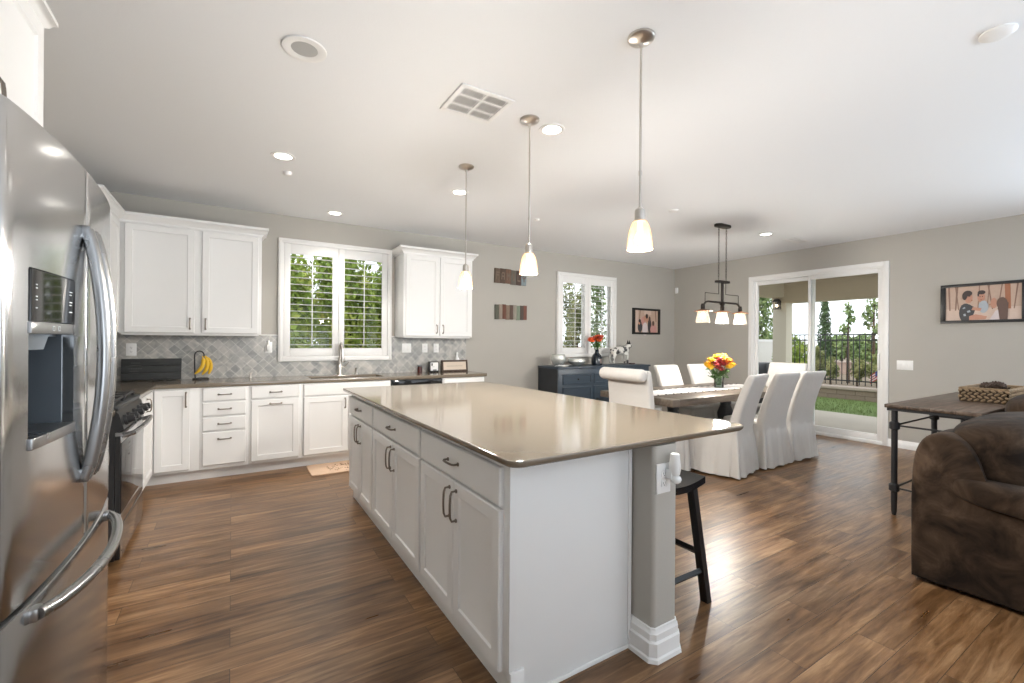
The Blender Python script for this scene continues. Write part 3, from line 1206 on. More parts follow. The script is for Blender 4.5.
for y in (RY0 + 0.09, RY0 + 0.2, RY0 + 0.38, RY0 + 0.56, RY0 + 0.67):
    g = G()
    nrm = Vector((0.97, 0, 0.24))
    c = Vector((RX, y, 0.838))
    g.cyl(c, c + nrm * 0.014, 0.032, 0.030, 20)
    g.cyl(c + nrm * 0.014, c + nrm * 0.05, 0.024, 0.021, 20)
    g.box(-0.004, 0.004, -0.02, 0.02, 0, 0.01, X=Matrix.Translation(c + nrm * 0.044) @ Matrix.Rotation(R(76), 4, 'Y'))
    obj('knob', g, M_iron, cpn, world=True)
for (ya, yb) in ((RY0 + 0.03, RY0 + 0.37), (RY0 + 0.39, RY1 - 0.03)):
    g = G()
    zz = 0.955
    for x in (-1.14, -0.985, -0.84, -0.71, -0.60):
        g.box(x - 0.007, x + 0.007, ya, yb, zz - 0.012, zz, 0.003)
    for y in (ya + 0.007, (ya + yb) / 2, yb - 0.007):
        g.box(-1.147, -0.593, y - 0.007, y + 0.007, zz - 0.012, zz, 0.003)
    for x in (-1.14, -0.60):
        for y in (ya + 0.007, yb - 0.007):
            g.box(x - 0.008, x + 0.008, y - 0.008, y + 0.008, 0.926, zz)
    obj('burner_grate', g, M_iron, t, world=True)
    for x in (-1.03, -0.74):
        g = G()
        g.lathe([(0.05, 0), (0.05, 0.008), (0.035, 0.01), (0.035, 0.018), (0.0, 0.02)], (x, (ya + yb) / 2, 0.9255))
        obj('burner', g, M_iron, t, world=True)

# ---------------------------------------------------------------- island
IX = 0.862     # carcass face
IZ = 0.892
ig = 'island base cabinets'
for (y_hi, y_lo, lab) in ((2.260, 1.402, 'nearest'), (3.200, 2.264, 'middle'), (3.945, 3.204, 'far')):
    w = y_hi - y_lo
    labs = {'nearest': 'nearest white island cabinet, two doors under one wide drawer, with end panel', 'middle': 'middle white island cabinet of three, two doors and a drawer', 'far': 'far narrow white island cabinet of three, next to the sink side'}
    t = thing('island_cabinet', labs[lab], 'cabinet', (IX, y_hi, 0), R(-90), ig)
    base_carcass(t, w, 0.622, z1=IZ, kick_in=0.02, kick_h=0.09)
    e = 0.03 if lab == 'nearest' else 0.012
    x0, x1 = 0.012, w - e
    m = (x0 + x1) / 2
    cab_door(t, x0, x1, 0.715, 0.858, m, 0.787, False, 0.105, 'drawer', raised=False)
    cab_door(t, x0, m - 0.003, 0.10, 0.70, m - 0.035, 0.60, True, 0.13)
    cab_door(t, m + 0.003, x1, 0.10, 0.70, m + 0.035, 0.60, True, 0.13)
    if lab == 'nearest':
        g = G()
        g.box(w + 0.001, w + 0.014, 0.0, 0.622, 0.0, IZ, 0.001)
        g.box(w + 0.014, w + 0.026, 0.0, 0.06, 0.0, 0.12, 0.002)
        g.box(w + 0.014, w + 0.022, 0.06, 0.622, 0.0, 0.018, 0.003)
        g.box(w + 0.014, w + 0.020, 0.602, 0.622, 0.018, IZ, 0.002)
        obj('end_panel', g, M_cab, t)
# seating-side knee wall with its rounded corners
PX0, PX1, PY0, PY1 = 1.492, 1.642, 1.270, 3.94
g = G()
g.prism(rounded_poly([(PX0, PY0), (PX1, PY0), (PX1, PY1), (PX0, PY1)], [0.02, 0.02, 0.02, 0.02]), 'Z', 0, IZ)
struct('wall_island', g, M_wall)
g = G()
prof = [(0.0, 0.135), (0.006, 0.133), (0.008, 0.118), (0.013, 0.112), (0.013, 0.085), (0.020, 0.078), (0.020, 0.022), (0.026, 0.016), (0.028, 0.0)]
path = [(PX0 + 0.02, PY1), (PX0, PY0 + 0.13), (PX0, PY0 + 0.012), (PX0 + 0.012, PY0), (PX1 - 0.012, PY0), (PX1, PY0 + 0.012), (PX1, PY1)]
nr = [(-1, 0), (-1, 0), (-0.924, -0.383), (-0.383, -0.924), (0.383, -0.924), (0.924, -0.383), (1, 0)]
rs = []
for i in range(1, 7):
    p, n = path[i], nr[i]
    k = 1.0 if i in (1, 6) else 1.04
    rs.append([(p[0] + n[0] * u * k, p[1] + n[1] * u * k, v) for u, v in prof] + [(p[0], p[1], 0.0), (p[0], p[1], 0.135)])
g.rings(rs)
struct('trim_2', g, M_trim, recalc=True)
# island slab
SLZ0, SLZ1 = 0.893, 0.924
pts = [(0.79, 1.262), (2.155, 1.262), (2.155, 3.965), (0.79, 3.965)]
g = G()
poly = rounded_poly(pts, [0.045, 0.045, 0.03, 0.03], 8)
def slab_ring(z, ins):
    cx_, cy_ = 1.4725, 2.6135
    hx_, hy_ = 0.6825, 1.3515
    return [(cx_ + (x - cx_) * (hx_ - ins) / hx_, cy_ + (y - cy_) * (hy_ - ins) / hy_, z) for x, y in poly]


g.rings([slab_ring(SLZ0, 0.024), slab_ring(SLZ0 + 0.002, 0.015), slab_ring(SLZ0 + 0.006, 0.008), slab_ring(SLZ0 + 0.012, 0.003), slab_ring(SLZ0 + 0.019, 0.0), slab_ring(SLZ1 - 0.005, 0.0), slab_ring(SLZ1 - 0.0015, 0.0015), slab_ring(SLZ1, 0.006)])
for f in g.b.faces:
    f.material_index = 0
one('island_worktop', g, M_stone, 'large polished taupe quartz island worktop under the three pendants', 'worktop', (1.5, 2.55, SLZ0)).modifiers.new('normals', 'WEIGHTED_NORMAL').keep_sharp = True


# ---------------------------------------------------------------- wall plates
def plate(label, c, normal, w=0.075, h=0.12, kind='outlet', name='electrical_outlet', group=None):
    # local: plate faces -Y
    rz = {'-Y': 0, '-X': R(-90), '+X': R(90)}[normal]
    t = thing(name, label, 'switch' if kind == 'switch' else 'outlet', c, rz, group)
    g = G()
    g.box(-w / 2, w / 2, -0.006, 0, -h / 2, h / 2, 0.002)
    obj('cover_plate', g, M_white, t)
    n = max(1, round(w / 0.06)) if kind == 'switch' else 1
    for k in range(n):
        xc = (k - (n - 1) / 2) * 0.046
        g = G()
        if kind == 'switch':
            g.box(xc - 0.016, xc + 0.016, -0.009, -0.006, -0.033, 0.033, 0.001)
            obj('rocker', g, M_white, t)
        else:
            for zc in (-0.02, 0.02):
                g.box(xc - 0.016, xc + 0.016, -0.0085, -0.006, zc - 0.0145, zc + 0.0145, 0.003)
                g.box(xc - 0.007, xc - 0.005, -0.0089, -0.0084, zc - 0.003, zc + 0.006, mi=1)
                g.box(xc + 0.005, xc + 0.007, -0.0089, -0.0084, zc - 0.003, zc + 0.006, mi=1)
                g.cyl((xc, -0.0084, zc - 0.008), (xc, -0.0089, zc - 0.008), 0.0025, n=8, mi=1)
            obj('receptacle', g, [M_white, M_dark], t)
    return t


ysp = YB - 0.0105
plate('white wall outlet on the tiles in the dark left corner', (-0.835, ysp, 1.22), '-Y', 0.08)
plate('white outlet on the tiles left of the kitchen window', (0.345, ysp, 1.24), '-Y', 0.075)
plate('white double rocker switch right of the kitchen window', (1.93, ysp, 1.23), '-Y', 0.122, kind='switch', name='light_switch')
plate('white outlet between the double switch and another outlet, under the right upper cabinet', (2.18, ysp, 1.23), '-Y')
plate('rightmost white outlet on the backsplash, under the right upper cabinet', (2.34, ysp, 1.23), '-Y')
plate('white three-gang light switch on the wall right of the patio door', (XR - 0.0005, 2.20, 1.06), '-X', 0.165, kind='switch', name='light_switch')
plate('white outlet on the end of the island knee wall', (1.545, PY0 - 0.0005, 0.755), '-Y', 0.085, 0.125)
t = thing('air_freshener', 'white plug-in air freshener in the island end outlet', 'air freshener', (1.562, 1.2595, 0.775))
g = G(); g.lathe([(0.012, -0.035), (0.02, -0.03), (0.024, -0.01), (0.022, 0.02), (0.018, 0.055), (0.014, 0.058)], (0.012, -0.028, 0.03))
obj('housing', g, M_white, t)
g = G(); g.ball((0.014, -0.034, -0.02), 0.024, sc=(1, 0.85, 0.8)); g.box(-0.012, 0.02, -0.03, 0.002, -0.02, 0.02, 0.003)
obj('oil_bottle', g, mat('milky_clear_plastic', (0.8, 0.82, 0.82), 0.12, spec=0.8), t)
t = thing('night_light', 'white plug-in night light on the outlet left of the kitchen window', 'night light', (0.345, ysp - 0.009, 1.24))
g = G(); g.box(-0.02, 0.02, -0.03, -0.0005, -0.035, 0.03, 0.006)
obj('housing', g, M_white, t)
g = G(); g.lathe([(0.014, 0.0), (0.016, 0.02), (0.008, 0.05), (0.0, 0.052)], (0, -0.016, 0.03), 14)
obj('lens', g, M_white, t)

# ---------------------------------------------------------------- items on the back worktop
ZW = WT + 0.0005
# faucet
t = thing('faucet', 'stainless gooseneck pull-down faucet at the kitchen sink', 'faucet', (1.09, 5.62, ZW))
g = G(); g.lathe([(0.03, 0), (0.028, 0.01), (0.022, 0.02), (0.021, 0.12), (0.018, 0.14)])
pts = [(0, 0, 0.12)] + [(0, 0, 0.2)]
for k in range(13):
    a = k / 12 * R(180)
    pts.append((0, -0.075 + 0.075 * math.cos(a), 0.29 + 0.085 * math.sin(a)))
pts.append((0, -0.15, 0.25))
g.tube(pts, [0.014] * len(pts), 14)
obj('spout', g, M_nickel, t)
g = G(); g.lathe([(0.016, 0.08), (0.019, 0.06), (0.022, 0.0), (0.02, -0.015)], (0, -0.15, 0.175))
obj('spray_head', g, M_nickel, t)
g = G(); g.cyl((0.015, 0, 0.09), (0.05, 0, 0.09), 0.012); g.tube([(0.05, 0, 0.09), (0.065, -0.01, 0.11), (0.10, -0.03, 0.15)], [0.009, 0.008, 0.006], 10)
obj('lever_handle', g, M_nickel, t)
t = thing('soap_dispenser', 'small nickel soap dispenser right of the faucet', 'soap dispenser', (1.28, 5.62, ZW))
g = G(); g.lathe([(0.018, 0), (0.014, 0.008), (0.011, 0.05), (0.014, 0.06), (0.012, 0.075)])
obj('pump_body', g, M_nickel, t)
g = G(); g.tube([(0, 0, 0.07), (0, -0.02, 0.078), (0, -0.045, 0.07)], 0.006, 8)
obj('nozzle', g, M_nickel, t)
t = thing('air_switch', 'small nickel button left of the sink', 'sink button', (0.17, 5.58, ZW))
g = G(); g.lathe([(0.013, 0), (0.012, 0.012), (0.008, 0.03), (0.008, 0.05)], n=14); g.tube([(0, 0, 0.045), (0.02, 0, 0.06)], 0.005, 8)
obj('button', g, M_nickel, t)
# banana hanger and bananas
t = thing('banana_hanger', 'black wire banana hanger on the worktop', 'banana stand', (-0.27, 5.585, ZW))
g = G()
g.lathe([(0.07, 0), (0.07, 0.012), (0.06, 0.016), (0, 0.016)], n=28)
obj('base', g, M_iron, t)
g = G()
pts = [(-0.045, 0, 0.012), (-0.05, 0, 0.08), (-0.052, 0, 0.2)] + [(-0.012 - 0.04 * math.cos(k / 10 * PI * 1.15), 0, 0.245 + 0.045 * math.sin(k / 10 * PI * 1.15)) for k in range(11)]
g.tube(pts, 0.006, 8)
obj('hook', g, M_iron, t)
for k, (dx, dy, a, lab) in enumerate(((-0.004, -0.040, -0.15, 'left banana hanging from the wire hook'), (0.012, -0.008, 0.0, 'middle banana hanging from the wire hook'), (0.018, 0.032, 0.15, 'right banana hanging from the wire hook'))):
    g = G()
    pts, rad = [], []
    for j in range(13):
        u = j / 12
        th = R(-20) + u * R(100)
        rr = 0.105
        px = (math.sin(th) * 0.0) + rr * (math.cos(R(30) - th) - math.cos(R(50))) * 0.9
        pz = -u * 0.19
        pts.append((px * math.cos(a) * 1.0, px * math.sin(a), pz))
        rad.append(0.005 + 0.0125 * min(1, math.sin(PI * min(1, u * 0.94 + 0.04)) * 1.5) if u > 0.12 else 0.006)
    g.tube(pts, rad, 8)
    o = one('banana', g, M_banana, lab, 'banana', None, 'bananas on the hanger')
    o.location = (-0.25 + dx, 5.585 + dy, ZW + 0.238)
    o.rotation_euler = (0, R((20, 6, -8)[k]), 0)
# slate board sign leaning
t = thing('slate_sign', 'dark grey wooden board leaning against the tiles in the corner', 'board', (-0.67, 5.64, ZW))
X = Matrix.Rotation(R(-8), 4, 'X')
g = G()
for k in range(3):
    g.box(-0.235, 0.235, -0.009, 0.009, 0.005 + k * 0.071, 0.074 + k * 0.071, 0.002, X=X)
M_slate = mat('weathered_dark_board', (0.035, 0.037, 0.037), 0.7, var=0.45, scale=9, stretch=(1, 1, 5))
obj('boards', g, M_slate, t)
M_faint = mat('faded_board_print', (0.09, 0.092, 0.09), 0.8)
for (x0, x1, z) in ((-0.16, -0.09, 0.17), (-0.17, -0.08, 0.145), (-0.18, -0.07, 0.115), (-0.17, -0.10, 0.09)):
    n = 6
    g = G()
    for j in range(n):
        a = x0 + (x1 - x0) * j / n
        g.box(a, a + (x1 - x0) / n * 0.6, -0.0105, -0.009, z, z + 0.008, X=X)
    obj('faded_print', g, M_faint, t)
t = thing('eyeglasses', 'folded dark glasses lying before the grey board', 'glasses', (-0.58, 5.44, ZW), R(8))
g = G()
for x in (-0.033, 0.033):
    g.tube([(x + 0.026 * math.cos(a), -0.0, 0.022 + 0.02 * math.sin(a)) for a in [k / 14 * 2 * PI for k in range(14)]], 0.0028, 6, closed=True)
g.tube([(-0.008, 0, 0.026), (0, 0, 0.03), (0.008, 0, 0.026)], 0.002, 6)
for x in (-0.06, 0.06):
    g.tube([(x, 0, 0.03), (x * 1.0, 0.05, 0.028), (x * 0.8, 0.12, 0.006)], 0.0024, 6)
obj('glasses_frame', g, M_blackp, t)
# knife block
t = thing('knife_block', 'light wooden knife block with black knife handles by the left wall', 'knife block', (-0.915, 5.02, ZW), R(0))
g = G()
g.prism([(-0.07, 0), (0.07, 0), (0.09, 0.10), (-0.02, 0.22), (-0.09, 0.17)], 'X', -0.05, 0.05, bev=0.004)
obj('block', g, plank_mat('beech_wood', ((0.42, 0.25, 0.12), (0.52, 0.33, 0.17), (0.6, 0.4, 0.22)), 'X', 0.3, 0.4), t, recalc=True)
d = Vector((0, 0.75, 0.66)).normalized()
for i, (x, u) in enumerate(((-0.03, 0.2), (0, 0.2), (0.03, 0.2), (-0.03, 0.6), (0.0, 0.6), (0.03, 0.6), (-0.015, 0.9), (0.02, 0.9))):
    b0 = Vector((x, -0.02 + 0.11 * u, 0.22 - 0.12 * u))
    g = G()
    g.tube([b0 - d * 0.01, b0 + d * 0.03, b0 + d * 0.10], [0.008, 0.0105, 0.009], 8, flat=(1, 0.7))
    obj('knife_handle', g, M_blackp, t)
# small things right of sink
t = thing('candle_jar', 'small dark red glass candle jar on the worktop', 'candle', (2.05, 5.53, ZW))
g = G(); g.lathe([(0.028, 0), (0.031, 0.004), (0.031, 0.06), (0.026, 0.075), (0.026, 0.078)])
obj('jar', g, mat('dark_red_glass', (0.06, 0.012, 0.008), 0.1), t)
g = G(); g.lathe([(0.029, 0.078), (0.029, 0.095), (0.0, 0.096)])
obj('lid', g, M_dark, t)
t = thing('countertop_clock', 'small square black-framed white desk clock on the worktop', 'clock', (2.255, 5.54, ZW), R(4))
g = G(); g.box(-0.07, 0.07, 0.0, 0.05, 0, 0.14, 0.008)
obj('case', g, M_blackp, t)
g = G(); g.box(-0.055, 0.055, -0.003, 0, 0.02, 0.128, 0.001)
fc = obj('face', g, M_white, t)
g = G(); g.box(-0.045, -0.025, -0.0045, -0.003, 0.085, 0.118); g.box(-0.02, 0.03, -0.0045, -0.003, 0.022, 0.035); g.box(-0.035, 0.0, -0.0045, -0.003, 0.07, 0.073)
obj('markings', g, M_dark, fc)
t = thing('framed_sign', 'wide dark-framed cream sign leaning at the right end of the worktop', 'framed sign', (2.56, 5.56, ZW), R(3))
X = Matrix.Rotation(R(-6), 4, 'X')
g = G()
w_, h_ = 0.195, 0.155
for (a, b_, c, d_) in ((-w_, w_, 0, 0.024), (-w_, w_, h_ - 0.024, h_), (-w_, -w_ + 0.024, 0.024, h_ - 0.024), (w_ - 0.024, w_, 0.024, h_ - 0.024)):
    g.box(a, b_, -0.01, 0.012, c, d_, 0.003, X=X)
obj('frame', g, mat('dark_walnut_frame', (0.05, 0.025, 0.013), 0.4), t)
g = G(); g.box(-w_ + 0.02, w_ - 0.02, -0.004, 0.006, 0.02, h_ - 0.02, X=X)
obj('panel', g, mat('cream_panel', (0.66, 0.56, 0.46), 0.6), t)
g = G()
for k in range(16):
    x = -0.12 + k * 0.015
    g.box(x, x + 0.009, -0.0052, -0.004, 0.07, 0.077, X=X)
obj('script_line', g, mat('grey_script', (0.35, 0.28, 0.22), 0.6), t)
t = thing('spray_bottle', 'white bottle standing behind the framed sign', 'bottle', (2.63, 5.65, ZW))
g = G(); g.lathe([(0.034, 0), (0.036, 0.01), (0.036, 0.14), (0.03, 0.17), (0.014, 0.20), (0.012, 0.23)])
obj('bottle_body', g, M_white, t)
g = G(); g.lathe([(0.016, 0.23), (0.015, 0.25), (0.006, 0.262), (0.0, 0.264)])
obj('cap', g, M_white, t)

# rug in front of sink
t = thing('kitchen_mat', 'peach kitchen mat with brown print on the floor before the sink', 'mat', (1.03, 4.91, 0))
g = G(); g.prism(rounded_poly([(-0.365, -0.2), (0.365, -0.2), (0.365, 0.215), (-0.365, 0.215)], [0.02] * 4), 'Z', 0.001, 0.011, bev=0.003)
obj('pile', g, mat('peach_mat', (0.62, 0.44, 0.31), 0.85, var=0.12, scale=10), t)
g = G()
random.seed(3)
for k in range(85):
    a, rr = random.uniform(0, 2 * PI), math.sqrt(random.random())
    x, y = 0.02 + rr * 0.24 * math.cos(a), rr * 0.15 * math.sin(a)
    g.lathe([(random.uniform(0.006, 0.014), 0.0108), (0.004, 0.0118)], (x, y, 0), 7)
obj('printed_motif', g, mat('brown_mat_print', (0.16, 0.08, 0.045), 0.9), t)

# ---------------------------------------------------------------- ceiling fixtures
def downlight(x, y, lit, label, r=0.07, spot=0):
    t = thing('recessed_downlight', label, 'ceiling light', (x, y, ZC - 0.001), 0, 'recessed downlights')
    g = G()
    g.lathe([(r + 0.018, 0.0), (r + 0.016, -0.006), (r, -0.008), (r * (0.86 if lit else 0.72), -0.003), (r * (0.86 if lit else 0.72), 0.0)], cap=False, n=36)
    obj('trim_ring', g, M_trim, t)
    g = G()
    if lit:
        g.lathe([(r * 0.87, -0.002), (0.0, -0.003)], n=30)
        obj('lens', g, M_can, t)
        d = bpy.data.lights.new('downlight_beam', 'SPOT')
        d.energy = spot
        d.color = (1.0, 0.95, 0.88)
        d.spot_size = R(110)
        d.spot_blend = 0.8
        d.shadow_soft_size = 0.07
        o = bpy.data.objects.new('downlight_beam', d)
        C.objects.link(o)
        o.parent = t
        o.location = (0, 0, -0.03)
    else:
        g.lathe([(r * 0.73, -0.002), (r * 0.5, -0.0035), (0.0, -0.001)], n=30)
        obj('lens', g, mat('unlit_frosted_lens', (0.42, 0.42, 0.41), 0.4), t)
    return t


downlight(0.29, 2.39, False, 'unlit recessed downlight nearest the refrigerator', r=0.083)
downlight(0.325, 3.87, True, 'lit recessed downlight above the floor between range and island', spot=55)
downlight(0.963, 5.285, True, 'lit recessed downlight above the sink', spot=35)
downlight(1.826, 3.885, True, 'lit recessed downlight behind the farthest pendant', spot=55)
downlight(1.80, 2.405, True, 'lit recessed downlight beside the middle pendant', spot=55)
downlight(5.855, 3.2, True, 'lit recessed downlight beyond the dining chandelier', r=0.07, spot=40)


def vent(label, x0, x1, y0, y1, nx, ny, group=None):
    t = thing('ceiling_vent', label, 'air vent', ((x0 + x1) / 2, (y0 + y1) / 2, ZC - 0.001))
    hx, hy = (x1 - x0) / 2, (y1 - y0) / 2
    g = G()
    fw = 0.03
    for (a, b_, c, d) in ((-hx, hx, -hy, -hy + fw), (-hx, hx, hy - fw, hy), (-hx, -hx + fw, -hy + fw, hy - fw), (hx - fw, hx, -hy + fw, hy - fw)):
        g.box(a, b_, c, d, -0.008, 0, 0.002)
    for k in range(1, nx):
        x = -hx + 2 * hx * k / nx
        g.box(x - 0.007, x + 0.007, -hy + fw, hy - fw, -0.008, 0)
    for k in range(1, ny):
        y = -hy + 2 * hy * k / ny
        g.box(-hx + fw, hx - fw, y - 0.007, y + 0.007, -0.0075, 0)
    obj('frame', g, M_trim, t)
    g = G()
    n = int((2 * hx - 2 * fw) / 0.014)
    for k in range(n):
        x = -hx + fw + (k + 0.5) * (2 * hx - 2 * fw) / n
        g.box(x - 0.0028, x + 0.0028, -hy + fw, hy - fw, -0.006, -0.0045, X=Matrix.Translation((0, 0, 0)))
    obj('fins', g, M_trim, t)
    g = G()
    g.box(-hx + fw, hx - fw, -hy + fw, hy - fw, -0.002, -0.0005)
    obj('backing', g, mat('grey_vent_backing', (0.12, 0.12, 0.12), 0.8), t)


vent('square white ceiling air vent with six louvred panels left of the middle pendant', 1.06, 1.40, 2.23, 2.55, 2, 3)
vent('small ceiling air vent near the patio door', 6.35, 6.75, 3.08, 3.24, 3, 1)
for (x, y, r, h, lab, nm, cat) in ((0.39, 4.215, 0.032, 0.03, 'small white sprinkler cap near the back-left downlights', 'fire_sprinkler', 'sprinkler'),
                          (2.975, 4.249, 0.03, 0.02, 'small white sprinkler cap to the right of the farthest pendants', 'fire_sprinkler', 'sprinkler'),
                          (3.99, 3.157, 0.05, 0.022, 'small round white detector between near pendant and chandelier', 'smoke_detector', 'smoke detector'),
                          (2.93, 0.567, 0.062, 0.02, 'round white detector at the top right of the ceiling', 'smoke_detector', 'smoke detector')):
    g = G()
    g.lathe([(r, 0), (r, -h * 0.4), (r * 0.8, -h * 0.85), (r * 0.4, -h), (0, -h)], (x, y, ZC - 0.0005), 24)
    one(nm, g, M_trim, lab, cat, (x, y, ZC - 0.0005))
g = G(); g.box(XR - 0.035, XR - 0.0005, 5.69 - 0.07, 5.69 - 0.015, 2.27, 2.38, 0.008)
one('motion_sensor', g, M_white, 'small white motion sensor in the far wall corner', 'sensor', (XR - 0.001, 5.65, 2.27))

# pendants
def make_pendant(label):
    t = thing('pendant_lamp', label, 'pendant lamp', (0, 0, ZC - 0.0005), 0, 'pendants over the island')
    g = G(); g.lathe([(0.062, 0), (0.062, -0.008), (0.055, -0.016), (0.03, -0.026), (0.012, -0.032), (0.009, -0.045)], n=32)
    obj('canopy', g, M_nickel, t)
    g = G(); g.cyl((0, 0, -0.03), (0, 0, -0.80), 0.0055, n=12); g.cyl((0, 0, -0.62), (0, 0, -0.64), 0.0075, n=12)
    obj('stem', g, M_nickel, t)
    g = G(); g.lathe([(0.01, -0.79), (0.022, -0.80), (0.024, -0.812), (0.024, -0.845), (0.03, -0.85), (0.03, -0.857), (0.0, -0.857)], n=28)
    obj('socket_cap', g, M_nickel, t)
    g = G()
    prof = [(0.024, -0.845), (0.033, -0.855), (0.044, -0.88), (0.052, -0.915), (0.057, -0.955), (0.0585, -0.985)]
    inner = [(r - 0.003, z) for r, z in prof[::-1]]
    g.lathe(prof + inner, n=36, cap=False)
    sh = obj('lamp_shade', g, M_pend, t)
    g = G(); g.ball((0, 0, -0.93), 0.022, sc=(1, 1, 1.25)); g.cyl((0, 0, -0.857), (0, 0, -0.91), 0.011)
    obj('bulb', g, M_bulb, t)
    d = bpy.data.lights.new('pendant_glow', 'POINT')
    d.energy = 38
    d.color = (1.0, 0.95, 0.88)
    d.shadow_soft_size = 0.05
    o = bpy.data.objects.new('pendant_glow', d)
    C.objects.link(o)
    o.parent = t
    o.location = (0, 0, -1.02)
    return t


p0 = make_pendant('nearest and largest-looking glass pendant over the island')
p0.location = (1.6, 1.455, ZC - 0.0005)
dup(p0, (1.6, 2.372, ZC - 0.0005), 0, 'middle one of the three glass pendants over the island')
dup(p0, (1.6, 3.285, ZC - 0.0005), 0, 'farthest glass pendant over the island, nearest the back cabinets')

# chandelier
t = thing('chandelier', 'bronze three-light linear chandelier on chains above the dining table', 'chandelier', (4.98, 3.237, ZC - 0.0005))
g = G(); g.prism(rounded_poly([(-0.13, -0.045), (0.13, -0.045), (0.13, 0.045), (-0.13, 0.045)], [0.04] * 4), 'Z', -0.028, 0, bev=0.006)
obj('canopy', g, M_bronze, t)
for sx in (-0.075, 0.075):
    g = G()
    n = 19
    for k in range(n):
        z = -0.035 - k * (0.62 / n)
        L_ = 0.024
        a = k % 2
        pts = []
        for j in range(12):
            th = 2 * PI * j / 12
            u, v = 0.0085 * math.cos(th), L_ * math.sin(th)
            pts.append((sx + (u if a == 0 else 0), (0 if a == 0 else u), z + v - 0.014))
        g.tube(pts, 0.002, 5, closed=True)
    obj('chain', g, M_bronze, t)
g = G()
g.prism(rounded_poly([(-0.12, -0.035), (0.12, -0.035), (0.12, 0.035), (-0.12, 0.035)], [0.03] * 4), 'Z', -0.695, -0.672)
g.cyl((0, 0, -0.69), (0, 0, -0.97), 0.016)
g.ball((0, 0, -0.94), 0.032)
pts = []
for k in range(17):
    u = -1 + k / 8
    x = 0.37 * u
    zz = -0.93 - 0.0 * abs(u)
    pts.append((x, 0, zz + (-0.06 * max(0, abs(u) - 0.85) / 0.15)))
g.tube(pts, 0.012, 10)
for s_ in (-1, 1):
    g.tube([(s_ * 0.07, 0, -0.685), (s_ * 0.07, 0, -0.83), (s_ * 0.33, 0, -0.83), (s_ * 0.33, 0, -0.93)], 0.0042, 8)
obj('frame', g, M_bronze, t)
for x in (-0.37, 0, 0.37):
    g = G()
    g.lathe([(0.018, -0.96), (0.024, -0.985), (0.024, -1.02), (0.028, -1.03)], (x, 0, 0), 20)
    sk = obj('socket', g, M_bronze, t)
    g = G(); g.lathe([(0.02, -1.022), (0.095, -1.042), (0.10, -1.048), (0.095, -1.05), (0.02, -1.03)], (x, 0, 0), 28)
    obj('shade_rim', g, M_rust, t)
    g = G()
    prof = [(0.055, -1.045), (0.058, -1.055), (0.062, -1.09), (0.074, -1.14), (0.078, -1.17), (0.074, -1.18)]
    g.lathe(prof + [(r - 0.003, z) for r, z in prof[::-1]], (x, 0, 0), 30, cap=False)
    obj('glass_shade', g, M_chandg, t)
    g = G(); g.ball((x, 0, -1.10), 0.03, sc=(1, 1, 1.25))
    obj('bulb', g, M_bulb, t)
d = bpy.data.lights.new('chandelier_glow', 'POINT')
d.energy = 55
d.color = (1.0, 0.95, 0.88)
d.shadow_soft_size = 0.06
o = bpy.data.objects.new('chandelier_glow', d)
C.objects.link(o); o.parent = t; o.location = (0, 0, -1.25)


# ---------------------------------------------------------------- dining set
TX0, TX1, TY0, TY1, TZ = 3.63, 5.92, 2.87, 3.88, 0.765
t = thing('dining_table', 'weathered oak trestle dining table with thick top', 'dining table', ((TX0 + TX1) / 2, (TY0 + TY1) / 2, 0))
hx, hy = (TX1 - TX0) / 2, (TY1 - TY0) / 2
g = G()
g.box(-hx + 0.12, hx - 0.12, -hy, hy, TZ - 0.07, TZ, 0.004)
g.box(-hx, -hx + 0.118, -hy, hy, TZ - 0.07, TZ, 0.004)
g.box(hx - 0.118, hx, -hy, hy, TZ - 0.07, TZ, 0.004)
obj('tabletop', g, M_oak, t)
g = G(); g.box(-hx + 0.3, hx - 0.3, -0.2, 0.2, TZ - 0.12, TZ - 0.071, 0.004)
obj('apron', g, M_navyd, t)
for s_ in (-0.5, 0.5):
    g = G()
    g.lathe([(0.09, 0.08), (0.1, 0.12), (0.06, 0.2), (0.085, 0.35), (0.095, 0.45), (0.06, 0.55), (0.075, 0.64)], (s_, 0, 0), 24)
    g.box(s_ - 0.08, s_ + 0.08, -0.18, 0.18, 0.0, 0.08, 0.01)
    obj('pedestal', g, M_navyd, t)
g = G(); g.box(-0.42, 0.42, -0.03, 0.03, 0.14, 0.2, 0.004)
obj('stretcher', g, M_navyd, t)

t = thing('table_runner', 'white table runner with tasselled edges along the dining table', 'table runner', (4.78, 3.38, TZ + 0.0005))
g = G(); g.box(-1.05, 1.05, -0.17, 0.17, 0.0, 0.004, 0.001)
obj('cloth', g, mat('white_linen', (0.78, 0.76, 0.74), 0.9, var=0.05, scale=40), t)
g = G()
for k in range(34):
    x = -1.03 + k * 0.0625
    for s_ in (-1, 1):
        g.ball((x, s_ * 0.18, 0.006), 0.009, sc=(1, 1.2, 0.6), sub=1, mi=k % 2)
obj('pompom_edge', g, [mat('white_pompom', (0.7, 0.68, 0.66), 0.9), mat('dark_pompom', (0.1, 0.09, 0.1), 0.9)], t)


def rrect(hw, hd, r, n=5):
    out = []
    for (sx, sy, a0) in ((1, 1, 0), (-1, 1, 90), (-1, -1, 180), (1, -1, 270)):
        cx, cy = sx * (hw - r), sy * (hd - r)
        for k in range(n + 1):
            a = R(a0 + 90 * k / n)
            out.append((cx + r * math.cos(a), cy + r * math.sin(a)))
    return out


def dense(poly, step=0.02):
    out = []
    N = len(poly)
    for i in range(N):
        a, b_ = Vector(poly[i]), Vector(poly[(i + 1) % N])
        m = max(1, int(math.ceil((b_ - a).length / step)))
        for k in range(m):
            out.append(a + (b_ - a) * k / m)
    return out


